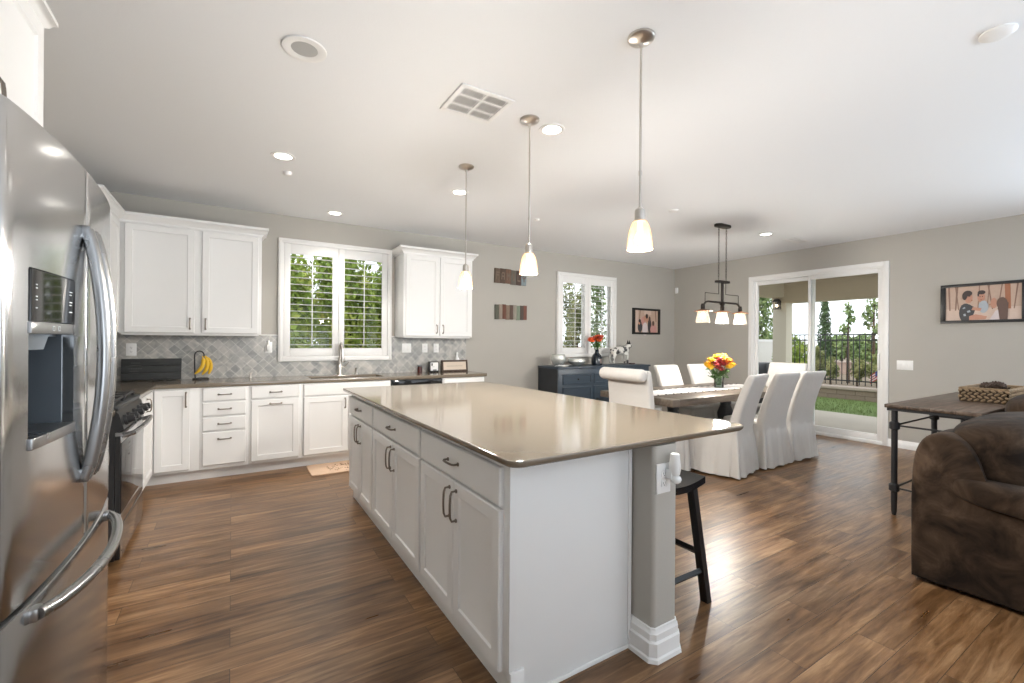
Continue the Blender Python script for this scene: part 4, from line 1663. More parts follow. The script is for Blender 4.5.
def make_chair(name, label, w=0.46, d=0.47, h=1.015, roll=False, lean=0.17, flare=0.042, seed=1, group=None):
    """Slip-covered parsons chair facing +Y."""
    t = thing(name, label, 'dining chair', (0, 0, 0), 0, group)
    hw, hd = w / 2, d / 2
    # backrest: rounded slab leaning backwards
    g = G()
    rs = []
    zs_ = [0.40, 0.46, 0.52, 0.60, 0.70, 0.80, 0.88, 0.94, h - 0.03, h - 0.008, h]
    for i, z in enumerate(zs_):
        a = max(0, (z - 0.46) / (h - 0.46))
        yb = -hd - lean * a ** 1.15 + 0.01 * math.sin(a * PI)
        th = 0.095 - 0.02 * a
        ww = hw * (1.0 - 0.03 * a) - (0.012 if i >= len(zs_) - 1 else (0.004 if i == len(zs_) - 2 else 0))
        tt = th - (0.03 if i == len(zs_) - 1 else (0.008 if i == len(zs_) - 2 else 0))
        poly = rrect(ww, tt / 2, min(0.028, tt / 2 - 0.002))
        rs.append([(px, yb + 0.0475 + py, z) for px, py in poly])
    g.rings(rs)
    if roll:
        yr = -hd - lean - 0.03
        n = 24
        rr = 0.062
        rs = []
        for (x, k_) in ((-hw + 0.0, 0.55), (-hw + 0.012, 0.9), (-hw + 0.03, 1), (hw - 0.03, 1), (hw - 0.012, 0.9), (hw, 0.55)):
            rs.append([(x, yr + rr * k_ * math.cos(2 * PI * j / n), h - 0.045 + rr * k_ * math.sin(2 * PI * j / n)) for j in range(n)])
        g.rings(rs)
    obj('backrest', g, M_fabric, t, recalc=True, angle=60)
    # seat
    g = G()
    rs = []
    for (z, ins) in ((0.42, 0.0), (0.475, 0.0), (0.492, 0.008), (0.50, 0.03)):
        rs.append([(x, y + 0.03, z) for x, y in rrect(hw - 0.005 - ins, hd - 0.02 - ins, 0.04)])
    g.rings(rs)
    obj('seat', g, M_fabric, t, recalc=True, angle=60)
    # skirt with corner pleats
    g = G()
    base = dense(rrect(hw, hd, 0.03, 4), 0.012)
    rnd = random.Random(seed)
    ph = [rnd.uniform(0, 6.28) for _ in range(4)]
    rs = []
    for i in range(15):
        u = i / 14
        z = 0.47 - u * 0.452
        ring = []
        for j, p in enumerate(base):
            n = Vector((p.x / hw, p.y / hd))
            m = max(abs(n.x), abs(n.y))
            cornerness = max(0.0, (min(abs(n.x), abs(n.y)) / m - 0.70) / 0.30)
            nn = Vector((n.x if abs(n.x) > 0.86 else n.x * 0.25, n.y if abs(n.y) > 0.86 else n.y * 0.25))
            if nn.length > 0:
                nn.normalize()
            ang = math.atan2(p.y, p.x)
            wav = 0.009 * math.sin(ang * 9 + ph[0]) + 0.005 * math.sin(ang * 17 + ph[1])
            # deep folded pleat next to each corner
            q = (min(abs(n.x), abs(n.y)) / m)
            pleat = -0.045 * math.exp(-((q - 0.80) / 0.045) ** 2) + 0.035 * cornerness
            off = flare * u ** 0.8 + (wav + pleat) * u ** 0.7
            if u < 0.25:
                off -= 0.008 * math.sin(u / 0.25 * PI)
            back = 0.03 * u if n.y < -0.9 else 0
            ring.append((p.x + nn.x * off, p.y + nn.y * off - back * 0, z + 0.004 * math.sin(ang * 6 + ph[2]) * u))
        rs.append(ring)
    g.rings(rs, cap0=True, cap1=False)
    obj('skirt', g, M_fabric, t, recalc=True, angle=70)
    for sx in (-1, 1):
        for sy in (-1, 1):
            g = G()
            g.cyl((sx * (hw - 0.05), sy * (hd - 0.05), 0.42), (sx * (hw - 0.03), sy * (hd - 0.03), 0.0), 0.02, 0.014, 10)
            obj('leg', g, M_iron, t)
    return t


cg = 'slip-covered side chairs'
ch = make_chair('dining_chair', 'nearest cream slip-covered side chair, seen from behind, beside the island end', group=cg)
ch.location = (4.345, 2.82, 0)
ch.rotation_euler = (0, 0, R(12))
dup(ch, (4.965, 2.83, 0), R(0), 'middle cream slip-covered side chair of the near row, seen from behind')
dup(ch, (5.56, 2.84, 0), R(-2), 'cream slip-covered side chair of the near row closest to the patio door')
dup(ch, (5.10, 3.80, 0), R(180), 'cream side chair across the table, left of the bouquet, backed by the sideboard')
dup(ch, (5.80, 3.80, 0), R(180), 'cream side chair across the table, right behind the bouquet')
ch2 = make_chair('host_chair', 'cream slip-covered head chair with rolled back at the near end of the table', w=0.57, d=0.56, h=1.05, roll=True, lean=0.06, flare=0.02, seed=5, group='slip-covered head chairs')
ch2.location = (3.69, 3.235, 0)
ch2.rotation_euler = (0, 0, R(-90))
ch3 = make_chair('host_chair', 'cream slip-covered head chair at the far end of the table by the patio door', w=0.50, d=0.5, h=1.06, roll=False, lean=0.14, flare=0.02, seed=8, group='slip-covered head chairs')
ch3.location = (6.13, 3.22, 0)
ch3.rotation_euler = (0, 0, R(90))


# flower heads helper
def flower_head(g, c, r, mi, rnd, tilt=0.3):
    X = Matrix.Translation(c) @ Euler((rnd.uniform(-tilt, tilt) * 2, rnd.uniform(-tilt, tilt) * 2, rnd.uniform(0, 6))).to_matrix().to_4x4()
    for ringi, (n, rr, el) in enumerate(((10, 1.0, 0.15), (8, 0.75, 0.6), (6, 0.45, 1.05))):
        for k in range(n):
            a = 2 * PI * k / n + ringi * 0.3
            Y = X @ Matrix.Rotation(a, 4, 'Z') @ Matrix.Rotation(-el, 4, 'Y')
            t_ = bmesh.new()
            vs = [t_.verts.new(p) for p in ((0, 0, 0), (r * rr * 0.55, -r * 0.22, 0.1 * r), (r * rr, 0, 0.15 * r), (r * rr * 0.55, r * 0.22, 0.1 * r))]
            t_.faces.new(vs)
            g.merge(t_, mi, Y)
    g.ball((0, 0, r * 0.15), r * 0.5, mi, sc=(1, 1, 0.8), sub=2, X=X)


M_fy = mat('yellow_petals', (0.85, 0.50, 0.02), 0.6, var=0.15, scale=60)
M_fo = mat('orange_petals', (0.75, 0.20, 0.02), 0.6, var=0.2, scale=60)
M_fr = mat('burgundy_petals', (0.22, 0.012, 0.01), 0.6, var=0.3, scale=60)
M_clear = glass_mat('clear_vase_glass', (0.93, 0.97, 0.96), 0.02, 1.45)
M_water = glass_mat('vase_water', (0.85, 0.92, 0.88), 0.0, 1.33)


def bouquet(root, spots, z0, stems_to, mats, r, seed, leaf_n=26, leaf_r=0.12, leaf_z=0.2):
    rnd = random.Random(seed)
    g = G()
    for (x, y, z, m, rr) in spots:
        g.tube([(x * 0.12, y * 0.12, stems_to), (x * 0.5, y * 0.5, (z + stems_to) / 2), (x, y, z)], 0.003, 5)
    for k in range(leaf_n):
        a = rnd.uniform(0, 2 * PI)
        q = rnd.uniform(0.2, 1) * leaf_r
        c = Vector((q * math.cos(a), q * math.sin(a), leaf_z + rnd.uniform(-0.06, 0.05)))
        X = Matrix.Translation(c) @ Euler((rnd.uniform(-1, 1), rnd.uniform(-1, 0.6), a)).to_matrix().to_4x4()
        t_ = bmesh.new()
        L_ = rnd.uniform(0.04, 0.075)
        vs = [t_.verts.new(p) for p in ((-L_ / 2, 0, 0), (0, -L_ * 0.26, 0.006), (L_ / 2, 0, 0), (0, L_ * 0.26, 0.006))]
        t_.faces.new(vs)
        g.merge(t_, 0, X)
    obj('stems_and_leaves', g, M_leaf, root)
    for (x, y, z, m, rr) in spots:
        g = G()
        flower_head(g, Vector((x, y, z)), rr, 0, rnd)
        obj('flower', g, mats[m], root)


t = thing('glass_vase', 'clear square-shouldered glass vase of water on the table runner', 'vase', (5.15, 3.385, TZ + 0.005))
g = G()
prof = [(0.048, 0), (0.055, 0.01), (0.055, 0.10), (0.062, 0.15)]
g.lathe(prof + [(r - 0.004, z) for r, z in prof[::-1][:-1]] + [(0.0, 0.008)], n=28, cap=False)
obj('vase_body', g, M_clear, t)
g = G(); g.lathe([(0.050, 0.009), (0.0505, 0.08), (0, 0.08)], n=24)
obj('water', g, M_water, t)
t = thing('flower_bouquet', 'bouquet of yellow, orange and burgundy flowers in the glass vase', 'flowers', (5.15, 3.385, TZ + 0.015))
sp = []
rnd = random.Random(4)
for (dx, dz, m) in ((-0.18, 0.27, 0), (-0.13, 0.33, 0), (-0.03, 0.37, 0), (0.03, 0.365, 0), (-0.08, 0.30, 2), (-0.01, 0.315, 2), (0.04, 0.28, 2), (-0.04, 0.25, 2), (0.0, 0.22, 2), (0.09, 0.33, 1), (0.14, 0.32, 1), (0.17, 0.27, 0), (0.13, 0.25, 0), (-0.12, 0.24, 0), (0.08, 0.29, 1), (-0.1, 0.28, 1), (0.0, 0.34, 2), (0.05, 0.31, 1)):
    # spread in the plane facing the near side, with depth
    dy = rnd.uniform(-0.1, 0.1)
    dy = -0.09 if m == 2 else dy
    sp.append((dx * 0.85 + dy * 0.7, -dx * 0.5 * 0.9 + dy * 0.7, dz, m, 0.072 if m != 2 else 0.066))
bouquet(t, sp, 0, 0.02, [M_fy, M_fo, M_fr], 0.05, 2, 90, 0.13, 0.17)
g = G()
t = thing('photo_easel', 'small dark stand behind the vase', 'stand', (5.42, 3.55, TZ + 0.0005))
g.tube([(-0.06, 0, 0.0), (0, 0, 0.13), (0.06, 0, 0.0)], 0.005, 6)
g.tube([(0, 0, 0.13), (0, 0.06, 0.0)], 0.005, 6)
g.tube([(-0.045, -0.015, 0.03), (0.045, -0.015, 0.03)], 0.005, 6)
obj('easel_frame', g, M_iron, t)

# ---------------------------------------------------------------- sideboard and its things
SX0, SX1, SY, SZ = 4.03, 5.97, 5.18, 0.955
t = thing('sideboard', 'distressed navy sideboard with drawers over doors under the far window', 'sideboard', ((SX0 + SX1) / 2, 5.43, 0))
hw = (SX1 - SX0) / 2
d0, d1 = SY - 5.43 + 0.02, YB - 0.02 - 5.43
g = G()
g.box(-hw + 0.01, hw - 0.01, d0, d1, 0.09, SZ - 0.03, 0.003)
for x in (-hw + 0.01, hw - 0.07):
    for y in (d0, d1 - 0.06):
        g.box(x, x + 0.06, y, y + 0.06, 0, 0.09)
obj('carcass', g, M_navy, t)
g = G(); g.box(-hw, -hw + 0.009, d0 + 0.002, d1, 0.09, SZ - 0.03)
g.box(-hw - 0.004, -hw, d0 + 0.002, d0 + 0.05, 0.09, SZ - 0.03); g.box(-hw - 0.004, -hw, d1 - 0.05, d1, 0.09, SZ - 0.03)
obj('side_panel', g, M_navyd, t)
g = G(); g.box(-hw - 0.012, hw + 0.012, d0 - 0.02, d1, SZ - 0.03, SZ, 0.006)
obj('top', g, M_navy, t)
uw = (2 * hw - 0.12) / 3
for k in range(3):
    x0 = -hw + 0.06 + k * uw + 0.03
    x1 = x0 + uw - 0.05

    def panel(nm, za, zb, knobx, knobz):
        g = G()
        y0 = d0

        def rc(i, y):
            return [(x0 + i, y, za + i), (x1 - i, y, za + i), (x1 - i, y, zb - i), (x0 + i, y, zb - i)]
        g.rings([rc(0, y0 - 0.001), rc(0, y0 - 0.016), rc(0.004, y0 - 0.02), rc(0.025, y0 - 0.02), rc(0.032, y0 - 0.010), rc(0.04, y0 - 0.010)])
        p = obj(nm, g, M_navy, t, recalc=True)
        g = G(); g.cyl((knobx, y0 - 0.01, knobz), (knobx, y0 - 0.024, knobz), 0.007, n=10); g.ball((knobx, y0 - 0.032, knobz), 0.015, sub=2)
        obj('knob', g, M_iron, p)
    panel('drawer', 0.69, 0.845, (x0 + x1) / 2, 0.77)
    panel('door', 0.13, 0.655, x1 - 0.05 if k == 0 else x0 + 0.05, 0.45)

SZt = SZ + 0.0005
M_merc = mat('mercury_glass', (0.55, 0.57, 0.55), 0.22, 0.55, var=0.3, scale=30, bump=0.3, bscale=40)
g = G()
prof = [(0.04, 0), (0.05, 0.006), (0.085, 0.03), (0.112, 0.08), (0.115, 0.13), (0.1, 0.175)]
g.lathe(prof + [(r - 0.005, z + 0.002) for r, z in prof[::-1]], (4.21, 5.42, SZt), 26, cap=False)
one('candle_bowl', g, M_merc, 'taller silvery patterned glass bowl on the sideboard, leftmost', 'bowl', (4.21, 5.42, SZt), 'glass bowls on the sideboard')
g = G()
prof = [(0.05, 0), (0.06, 0.005), (0.11, 0.03), (0.14, 0.065), (0.135, 0.10), (0.11, 0.12)]
g.lathe(prof + [(r - 0.005, z + 0.002) for r, z in prof[::-1]], (4.57, 5.42, SZt), 26, cap=False)
one('candle_bowl', g, M_merc, 'lower wider silvery glass bowl on the sideboard', 'bowl', (4.57, 5.42, SZt), 'glass bowls on the sideboard')
g = G()
random.seed(12)
def clothf(u, v):
    x, y = 4.035 + u * 0.20, 5.185 + v * 0.105
    return (x, y, SZt + 0.004 + 0.014 * (0.5 + 0.5 * math.sin(u * 9 + v * 4)) + 0.008 * math.sin(v * 13 + u * 3) ** 2)
g.grid(clothf, 16, 20)
o = one('folded_cloth', g, mat('white_lace_cloth', (0.75, 0.76, 0.76), 0.9), 'crumpled white lace cloth at the left end of the sideboard', 'cloth', (4.13, 5.24, SZt))
sm = o.modifiers.new('thickness', 'SOLIDIFY'); sm.thickness = 0.003
t = thing('bottle_vase', 'dark bottle vase with pale label on the sideboard', 'vase', (4.99, 5.42, SZt))
g = G(); g.lathe([(0.078, 0), (0.085, 0.008), (0.085, 0.125), (0.07, 0.16), (0.035, 0.195), (0.03, 0.24), (0.034, 0.25)], n=28)
obj('bottle', g, mat('dark_navy_glass', (0.01, 0.016, 0.025), 0.12), t)
g = G()
g.grid(lambda u, v: (0.0862 * math.cos(R(-95 + 55 * u)), 0.0862 * math.sin(R(-95 + 55 * u)), 0.03 + 0.075 * v), 8, 3)
o = obj('label', g, mat('faded_bottle_label', (0.22, 0.17, 0.15), 0.6, var=0.4, scale=60), t)
t = thing('flower_bouquet', 'small orange bouquet in the dark bottle on the sideboard', 'flowers', (4.99, 5.42, SZt + 0.2))
rnd = random.Random(9)
sp = []
for k in range(20):
    a = rnd.uniform(0, 2 * PI); q = math.sqrt(rnd.random()) * 0.13
    sp.append((q * math.cos(a), q * math.sin(a), 0.20 + 0.05 * (1 - q / 0.12) + rnd.uniform(-0.02, 0.02), 1 if k % 4 else 0, 0.075))
bouquet(t, sp, 0, 0.0, [M_fr, mat('red_orange_petals', (0.72, 0.10, 0.02), 0.6, var=0.25, scale=50), M_fr], 0.05, 6, 18, 0.05, 0.12)

# dog figurine: white with black saddle stripes, seen from behind
t = thing('dog_figurine', 'white dog figurine with black patches standing on the sideboard', 'figurine', (5.46, 5.40, SZt), R(-8))
t.scale = (1.15, 1.15, 1.15)
def dog_body():
    me = bpy.data.meshes.new('body')
    V = [(0.0, 0, 0.20), (0.06, 0, 0.205), (0.12, 0, 0.21), (-0.06, 0, 0.20), (-0.11, 0, 0.195),
         (0.15, 0, 0.25), (0.18, 0, 0.275), (0.225, 0, 0.265),
         (0.12, 0.035, 0.14), (0.125, 0.036, 0.07), (0.13, 0.036, 0.012), (0.12, -0.035, 0.14), (0.125, -0.036, 0.07), (0.13, -0.036, 0.012),
         (-0.10, 0.04, 0.14), (-0.125, 0.042, 0.075), (-0.11, 0.042, 0.012), (-0.10, -0.04, 0.14), (-0.125, -0.042, 0.075), (-0.11, -0.042, 0.012),
         (-0.15, 0, 0.225)]
    E_ = [(0, 1), (1, 2), (0, 3), (3, 4), (2, 5), (5, 6), (6, 7), (2, 8), (8, 9), (9, 10), (2, 11), (11, 12), (12, 13), (4, 14), (14, 15), (15, 16), (4, 17), (17, 18), (18, 19), (4, 20)]
    rad = [1.35 * q_ for q_ in (0.045, 0.048, 0.045, 0.043, 0.04, 0.03, 0.033, 0.018, 0.02, 0.012, 0.012, 0.02, 0.012, 0.012, 0.024, 0.012, 0.012, 0.024, 0.012, 0.012, 0.01)]
    me.from_pydata(V, E_, [])
    o = bpy.data.objects.new('body', me)
    C.objects.link(o)
    sk = o.modifiers.new('skin', 'SKIN')
    for i, r in enumerate(rad):
        me.skin_vertices[0].data[i].radius = (r, r)
    me.skin_vertices[0].data[0].use_root = True
    ss = o.modifiers.new('sub', 'SUBSURF'); ss.levels = 2; ss.render_levels = 2
    return o
M_dog = mat('black_and_white_glaze', (0.7, 0.69, 0.66), 0.3)
tt_ = M_dog.node_tree
tcx = tt_.nodes.new('ShaderNodeTexCoord'); nz = tt_.nodes.new('ShaderNodeTexNoise'); nz.inputs['Scale'].default_value = 11
tt_.links.new(tcx.outputs['Object'], nz.inputs['Vector'])
cc = ramp(tt_, nz.outputs['Fac'], [(0.0, (0.68, 0.67, 0.63)), (0.5, (0.68, 0.67, 0.63)), (0.54, (0.05, 0.05, 0.05)), (1.0, (0.05, 0.05, 0.05))])
tt_.links.new(cc, tt_.nodes['Principled BSDF'].inputs['Base Color'])
o = dog_body(); o.parent = t; o.data.materials.append(M_dog)
g = G()
for s_ in (-1, 1):
    g.prism([(0.155, 0.295), (0.19, 0.30), (0.172, 0.35)], 'Y', s_ * 0.02 - 0.004, s_ * 0.02 + 0.004)
g.ball((0.178, 0, 0.285), 0.03, sc=(1, 1.05, 0.9))
obj('black_head_patch', g, M_blackp, t)
g = G(); g.prism(rounded_poly([(5.73, 5.38), (5.83, 5.38), (5.83, 5.44), (5.73, 5.44)], [0.01] * 4), 'Z', SZt, SZt + 0.022, bev=0.004)
one('small_box', g, mat('dusky_pink_box', (0.10, 0.06, 0.06), 0.5), 'tiny dark trinket box beside the dog figurine', 'box', (5.78, 5.41, SZt))


# ---------------------------------------------------------------- pictures on walls
def flat_mat(name, col):
    return mat(name, col, 0.45, var=0.08, scale=40)


def picture(label, c, normal, w, h, bw, shapes, fd=0.03, name='framed_photo'):
    rz = {'-Y': 0, '-X': R(-90)}[normal]
    t = thing(name, label, 'picture', c, rz)
    g = G()
    for (a, b_, cc_, d) in ((-w / 2, w / 2, -h / 2, -h / 2 + bw[1]), (-w / 2, w / 2, h / 2 - bw[1], h / 2), (-w / 2, -w / 2 + bw[0], -h / 2 + bw[1], h / 2 - bw[1]), (w / 2 - bw[0], w / 2, -h / 2 + bw[1], h / 2 - bw[1])):
        g.box(a, b_, -fd, 0, cc_, d, 0.002)
    obj('frame', g, M_blackp, t)
    g = G()
    mats_ = [shapes[0][0]]
    iw, ih = w / 2 - bw[0], h / 2 - bw[1]
    yb = -fd * 0.5
    t_ = bmesh.new()
    t_.faces.new([t_.verts.new(p) for p in ((-iw, yb, -ih), (iw, yb, -ih), (iw, yb, ih), (-iw, yb, ih))])
    g.merge(t_, 0)
    for li, (m, polys) in enumerate(shapes[1:]):
        if m not in mats_:
            mats_.append(m)
        mi = mats_.index(m)
        for pi_, poly in enumerate(polys):
            t_ = bmesh.new()
            y = yb - 0.0008 * (li + 1) - 0.00006 * pi_
            f_ = t_.faces.new([t_.verts.new((-iw + 2 * iw * u, y, -ih + 2 * ih * v)) for u, v in poly])
            g.merge(t_, mi)
    for f in g.b.faces:
        if f.normal.y > 0:
            f.normal_flip()
    obj('print', g, mats_, t)
    return t


def ell(cx, cy, rx, ry, n=18, a0=0, a1=360):
    return [(cx + rx * math.cos(R(a0 + (a1 - a0) * k / n)), cy + ry * math.sin(R(a0 + (a1 - a0) * k / n))) for k in range(n + (0 if a1 - a0 == 360 else 1))]


Pb = flat_mat('print_pale_woodland', (0.50, 0.36, 0.28))
Pg = flat_mat('print_snowy_ground', (0.60, 0.46, 0.38))
Pt = flat_mat('print_tree_trunk', (0.24, 0.14, 0.10))
Pr = flat_mat('print_red_bark', (0.36, 0.14, 0.07))
Ps = flat_mat('print_skin', (0.50, 0.25, 0.17))
Ph = flat_mat('print_dark_hair', (0.035, 0.022, 0.02))
Pbh = flat_mat('print_brown_hair', (0.11, 0.06, 0.045))
Pk = flat_mat('print_black_shirt', (0.04, 0.04, 0.045))
Pw = flat_mat('print_white_top', (0.62, 0.55, 0.55))
Pbl = flat_mat('print_grey_blue_top', (0.38, 0.42, 0.46))
Pp = flat_mat('print_pink_dress', (0.52, 0.27, 0.24))
trunks = [[(x, 0.30), (x + w_, 0.30), (x + w_ * 1.4 + l, 1.0), (x + l, 1.0)] for x, w_, l in ((0.05, 0.02, -0.02), (0.13, 0.02, 0.02), (0.18, 0.012, -0.05), (0.44, 0.01, 0.02), (0.63, 0.015, -0.06), (0.70, 0.012, 0.05), (0.90, 0.015, 0.04), (0.56, 0.01, 0.03))]
picture('wide black-framed family photo on the right wall, a couple kissing a toddler', (XR - 0.001, 1.51, 1.805), '-X', 0.70, 0.455, (0.045, 0.032), [
    (Pb, None),
    (Pg, [[(0, 0), (1, 0), (1, 0.36), (0, 0.34)]]),
    (Pt, trunks),
    (Pr, [[(0.80, 0.30), (0.87, 0.30), (0.86, 1.0), (0.79, 1.0)]]),
    (Pk, [ell(0.28, 0.22, 0.09, 0.28), [(0.22, 0.0), (0.36, 0.0), (0.42, 0.35), (0.33, 0.47), (0.22, 0.45)]]),
    (Ps, [ell(0.32, 0.66, 0.055, 0.16), ell(0.49, 0.66, 0.05, 0.15), [(0.33, 0.0), (0.55, 0.02), (0.57, 0.10), (0.42, 0.17), (0.33, 0.12)]]),
    (Pbl, [ell(0.52, 0.38, 0.065, 0.18)]),
    (Ps, [[(0.36, 0.30), (0.48, 0.26), (0.50, 0.34), (0.38, 0.38)], ell(0.655, 0.47, 0.042, 0.15), [(0.605, 0.45), (0.625, 0.40), (0.63, 0.50)]]),
    (Ph, [ell(0.31, 0.79, 0.062, 0.085), ell(0.268, 0.72, 0.034, 0.12), ell(0.495, 0.80, 0.052, 0.06), ell(0.452, 0.74, 0.012, 0.06), [(0.322, 0.695), (0.345, 0.70), (0.345, 0.715), (0.322, 0.712)], ell(0.475, 0.68, 0.007, 0.015), ell(0.507, 0.68, 0.007, 0.015)]),
    (Pr, [ell(0.365, 0.585, 0.012, 0.018), ell(0.492, 0.585, 0.014, 0.014), ell(0.605, 0.43, 0.008, 0.018)]),
    (Pbl, [[(0.25, 0.33), (0.28, 0.36), (0.27, 0.40), (0.24, 0.36)], [(0.31, 0.22), (0.35, 0.24), (0.34, 0.30), (0.30, 0.27)], [(0.26, 0.12), (0.29, 0.13), (0.28, 0.20), (0.25, 0.18)]]),
    (Pw, [[(0.60, 0.0), (0.80, 0.0), (0.76, 0.28), (0.68, 0.26)]]),
    (Pbh, [ell(0.76, 0.46, 0.07, 0.17), [(0.70, 0.45), (0.84, 0.48), (0.83, 0.0), (0.73, 0.0)]]),
])
picture('small black-framed family photo on the back wall near the far corner', (6.45, YB - 0.001, 1.71), '-Y', 0.72, 0.47, (0.055, 0.035), [
    (Pb, None),
    (Pg, [[(0, 0), (0.12, 0), (0.14, 1), (0, 1)], [(0.4, 0.8), (0.7, 0.8), (0.7, 1), (0.4, 1)]]),
    (Pt, [[(0.18, 0.5), (0.2, 0.5), (0.24, 1), (0.2, 1)], [(0.9, 0.5), (0.93, 0.5), (0.9, 1), (0.86, 1)]]),
    (Pk, [ell(0.22, 0.25, 0.10, 0.25), ell(0.63, 0.3, 0.08, 0.34)]),
    (Pp, [ell(0.8, 0.14, 0.14, 0.24), ell(0.36, 0.5, 0.09, 0.22)]),
    (Pw, [ell(0.43, 0.15, 0.12, 0.3)]),
    (Ps, [ell(0.42, 0.63, 0.055, 0.13), ell(0.52, 0.58, 0.05, 0.12), ell(0.18, 0.42, 0.04, 0.08)]),
    (Ph, [ell(0.50, 0.74, 0.055, 0.11), ell(0.2, 0.52, 0.05, 0.08)]),
    (Pbh, [ell(0.62, 0.6, 0.045, 0.14), ell(0.78, 0.42, 0.05, 0.12)]),
])


def plank_sign(label, cx, cz, tilt, cols, text=None):
    t = thing('wood_plank_sign', label, 'wall sign', (cx, YB - 0.001, cz), 0, 'reclaimed wood signs')
    n = len(cols)
    w, h = 0.555, 0.215
    X = Matrix.Rotation(R(tilt), 4, 'Y')
    ms = [mat('reclaimed_board_%d' % i, c, 0.75, var=0.35, scale=14, stretch=(6, 1, 1)) for i, c in enumerate(cols)]
    g = G()
    for i in range(n):
        a = -w / 2 + w * i / n
        dz = 0.004 * ((i * 7) % 3 - 1)
        g.box(a + 0.001, a + w / n - 0.001, -0.022 - 0.002 * (i % 2), -0.0005, -h / 2 + dz, h / 2 + dz, 0.001, mi=i, X=X)
    obj('boards', g, ms, t)
    if text:
        F = {'F': [(0, 0, .25, 1), (.25, .8, 1, 1), (.25, .45, .8, .62)],
             'A': [(0, 0, .24, .85), (.76, 0, 1, .85), (.12, .82, .88, 1), (.24, .38, .76, .54)],
             'M': [(0, 0, .2, 1), (.8, 0, 1, 1), (.2, .6, .4, .9), (.6, .6, .8, .9), (.4, .4, .6, .72)],
             'I': [(.35, 0, .65, 1)],
             'L': [(0, 0, .25, 1), (.25, 0, .95, .18)],
             'Y': [(.38, 0, .62, .5), (0, .5, .25, 1), (.75, .5, 1, 1), (.25, .42, .75, .6)]}
        cw_ = w / len(text)
        M_let = mat('faded_tan_letters', (0.17, 0.125, 0.095), 0.8)
        for i, chh in enumerate(text):
            g = G()
            x0 = -w / 2 + cw_ * (i + 0.2)
            for (a, b_, c, d) in F[chh]:
                g.box(x0 + a * cw_ * 0.6, x0 + c * cw_ * 0.6, -0.03, -0.0235, -0.055 + b_ * 0.11, -0.055 + d * 0.11, X=X)
            obj('letter', g, M_let, t)


plank_sign('upper reclaimed-plank wall sign with faint letters, partly behind a pendant', 3.515, 2.285, 2.0, [(0.12, 0.085, 0.06), (0.085, 0.055, 0.04), (0.15, 0.085, 0.055), (0.13, 0.115, 0.095), (0.075, 0.05, 0.04), (0.22, 0.27, 0.29)], 'FAMILY')
plank_sign('lower reclaimed-plank wall sign of coloured upright boards', 3.527, 1.76, 0.3, [(0.10, 0.10, 0.075), (0.26, 0.21, 0.17), (0.14, 0.06, 0.04), (0.21, 0.15, 0.11), (0.10, 0.065, 0.05), (0.28, 0.25, 0.21), (0.20, 0.24, 0.18), (0.08, 0.06, 0.05), (0.17, 0.07, 0.05)])


# ---------------------------------------------------------------- bar stool
t = thing('bar_stool', 'black backless saddle bar stool tucked under the island overhang', 'stool', (1.878, 1.63, 0))
g = G()
def seatf(z_off):
    def f(u, v):
        x, y = -0.18 + 0.36 * u, -0.215 + 0.43 * v
        return (x, y, 0.585 + 0.028 * (2 * u - 1) ** 2 + z_off)
    return f
nu, nv = 16, 6
rs = []
for j in range(13):
    u = j / 12
    x = -0.175 + 0.35 * u
    zc = 0.585 + 0.026 * (2 * u - 1) ** 2
    rs.append([(x, -0.21, zc), (x, 0.21, zc), (x, 0.21, zc + 0.034), (x, -0.21, zc + 0.034)])
g.rings(rs)
obj('seat', g, mat('black_lacquer', (0.012, 0.012, 0.014), 0.22), t, recalc=True)
for sx in (-1, 1):
    for sy in (-1, 1):
        g = G()
        a = Vector((sx * 0.125, sy * 0.165, 0.60)); b_ = Vector((sx * 0.195, sy * 0.205, 0.0))
        rs = []
        for p in (b_, a):
            rs.append([(p.x - 0.017, p.y - 0.02, p.z), (p.x + 0.017, p.y - 0.02, p.z), (p.x + 0.017, p.y + 0.02, p.z), (p.x - 0.017, p.y + 0.02, p.z)])
        g.rings(rs)
        obj('leg', g, M_blackp, t, recalc=True)
def legp(sx, sy, z):
    k = z / 0.60
    return Vector((sx * (0.195 - 0.07 * k), sy * (0.205 - 0.04 * k), z))
for (a, b_) in ((legp(-1, -1, 0.16), legp(1, -1, 0.16)), (legp(-1, 1, 0.16), legp(1, 1, 0.16)), (legp(-1, -1, 0.25), legp(-1, 1, 0.25)), (legp(1, -1, 0.25), legp(1, 1, 0.25))):
    g = G(); g.tube([a, b_], 0.016, 4, flat=(1.1, 0.8))
    obj('rung', g, M_blackp, t)

# ---------------------------------------------------------------- console table and basket
KX0, KX1, KY0, KY1, KZt = 4.33, 6.12, 0.90, 1.44, 0.86
t = thing('console_table', 'black iron console table with reclaimed wood top behind the sofa', 'console table', ((KX0 + KX1) / 2, (KY0 + KY1) / 2, 0))
hx, hy = (KX1 - KX0) / 2, (KY1 - KY0) / 2
g = G(); g.box(-hx, hx, -hy, hy, KZt - 0.028, KZt, 0.004)
obj('tabletop', g, M_oakd, t)
g = G()
for (a, b_, c, d) in ((-hx + 0.015, hx - 0.015, -hy + 0.012, -hy + 0.03), (-hx + 0.015, hx - 0.015, hy - 0.03, hy - 0.012), (-hx + 0.015, -hx + 0.033, -hy + 0.03, hy - 0.03), (hx - 0.033, hx - 0.015, -hy + 0.03, hy - 0.03)):
    g.box(a, b_, c, d, KZt - 0.05, KZt - 0.029)
obj('apron_rail', g, M_iron, t)
xs = (-hx + 0.05, -hx + 0.93, hx - 0.05)
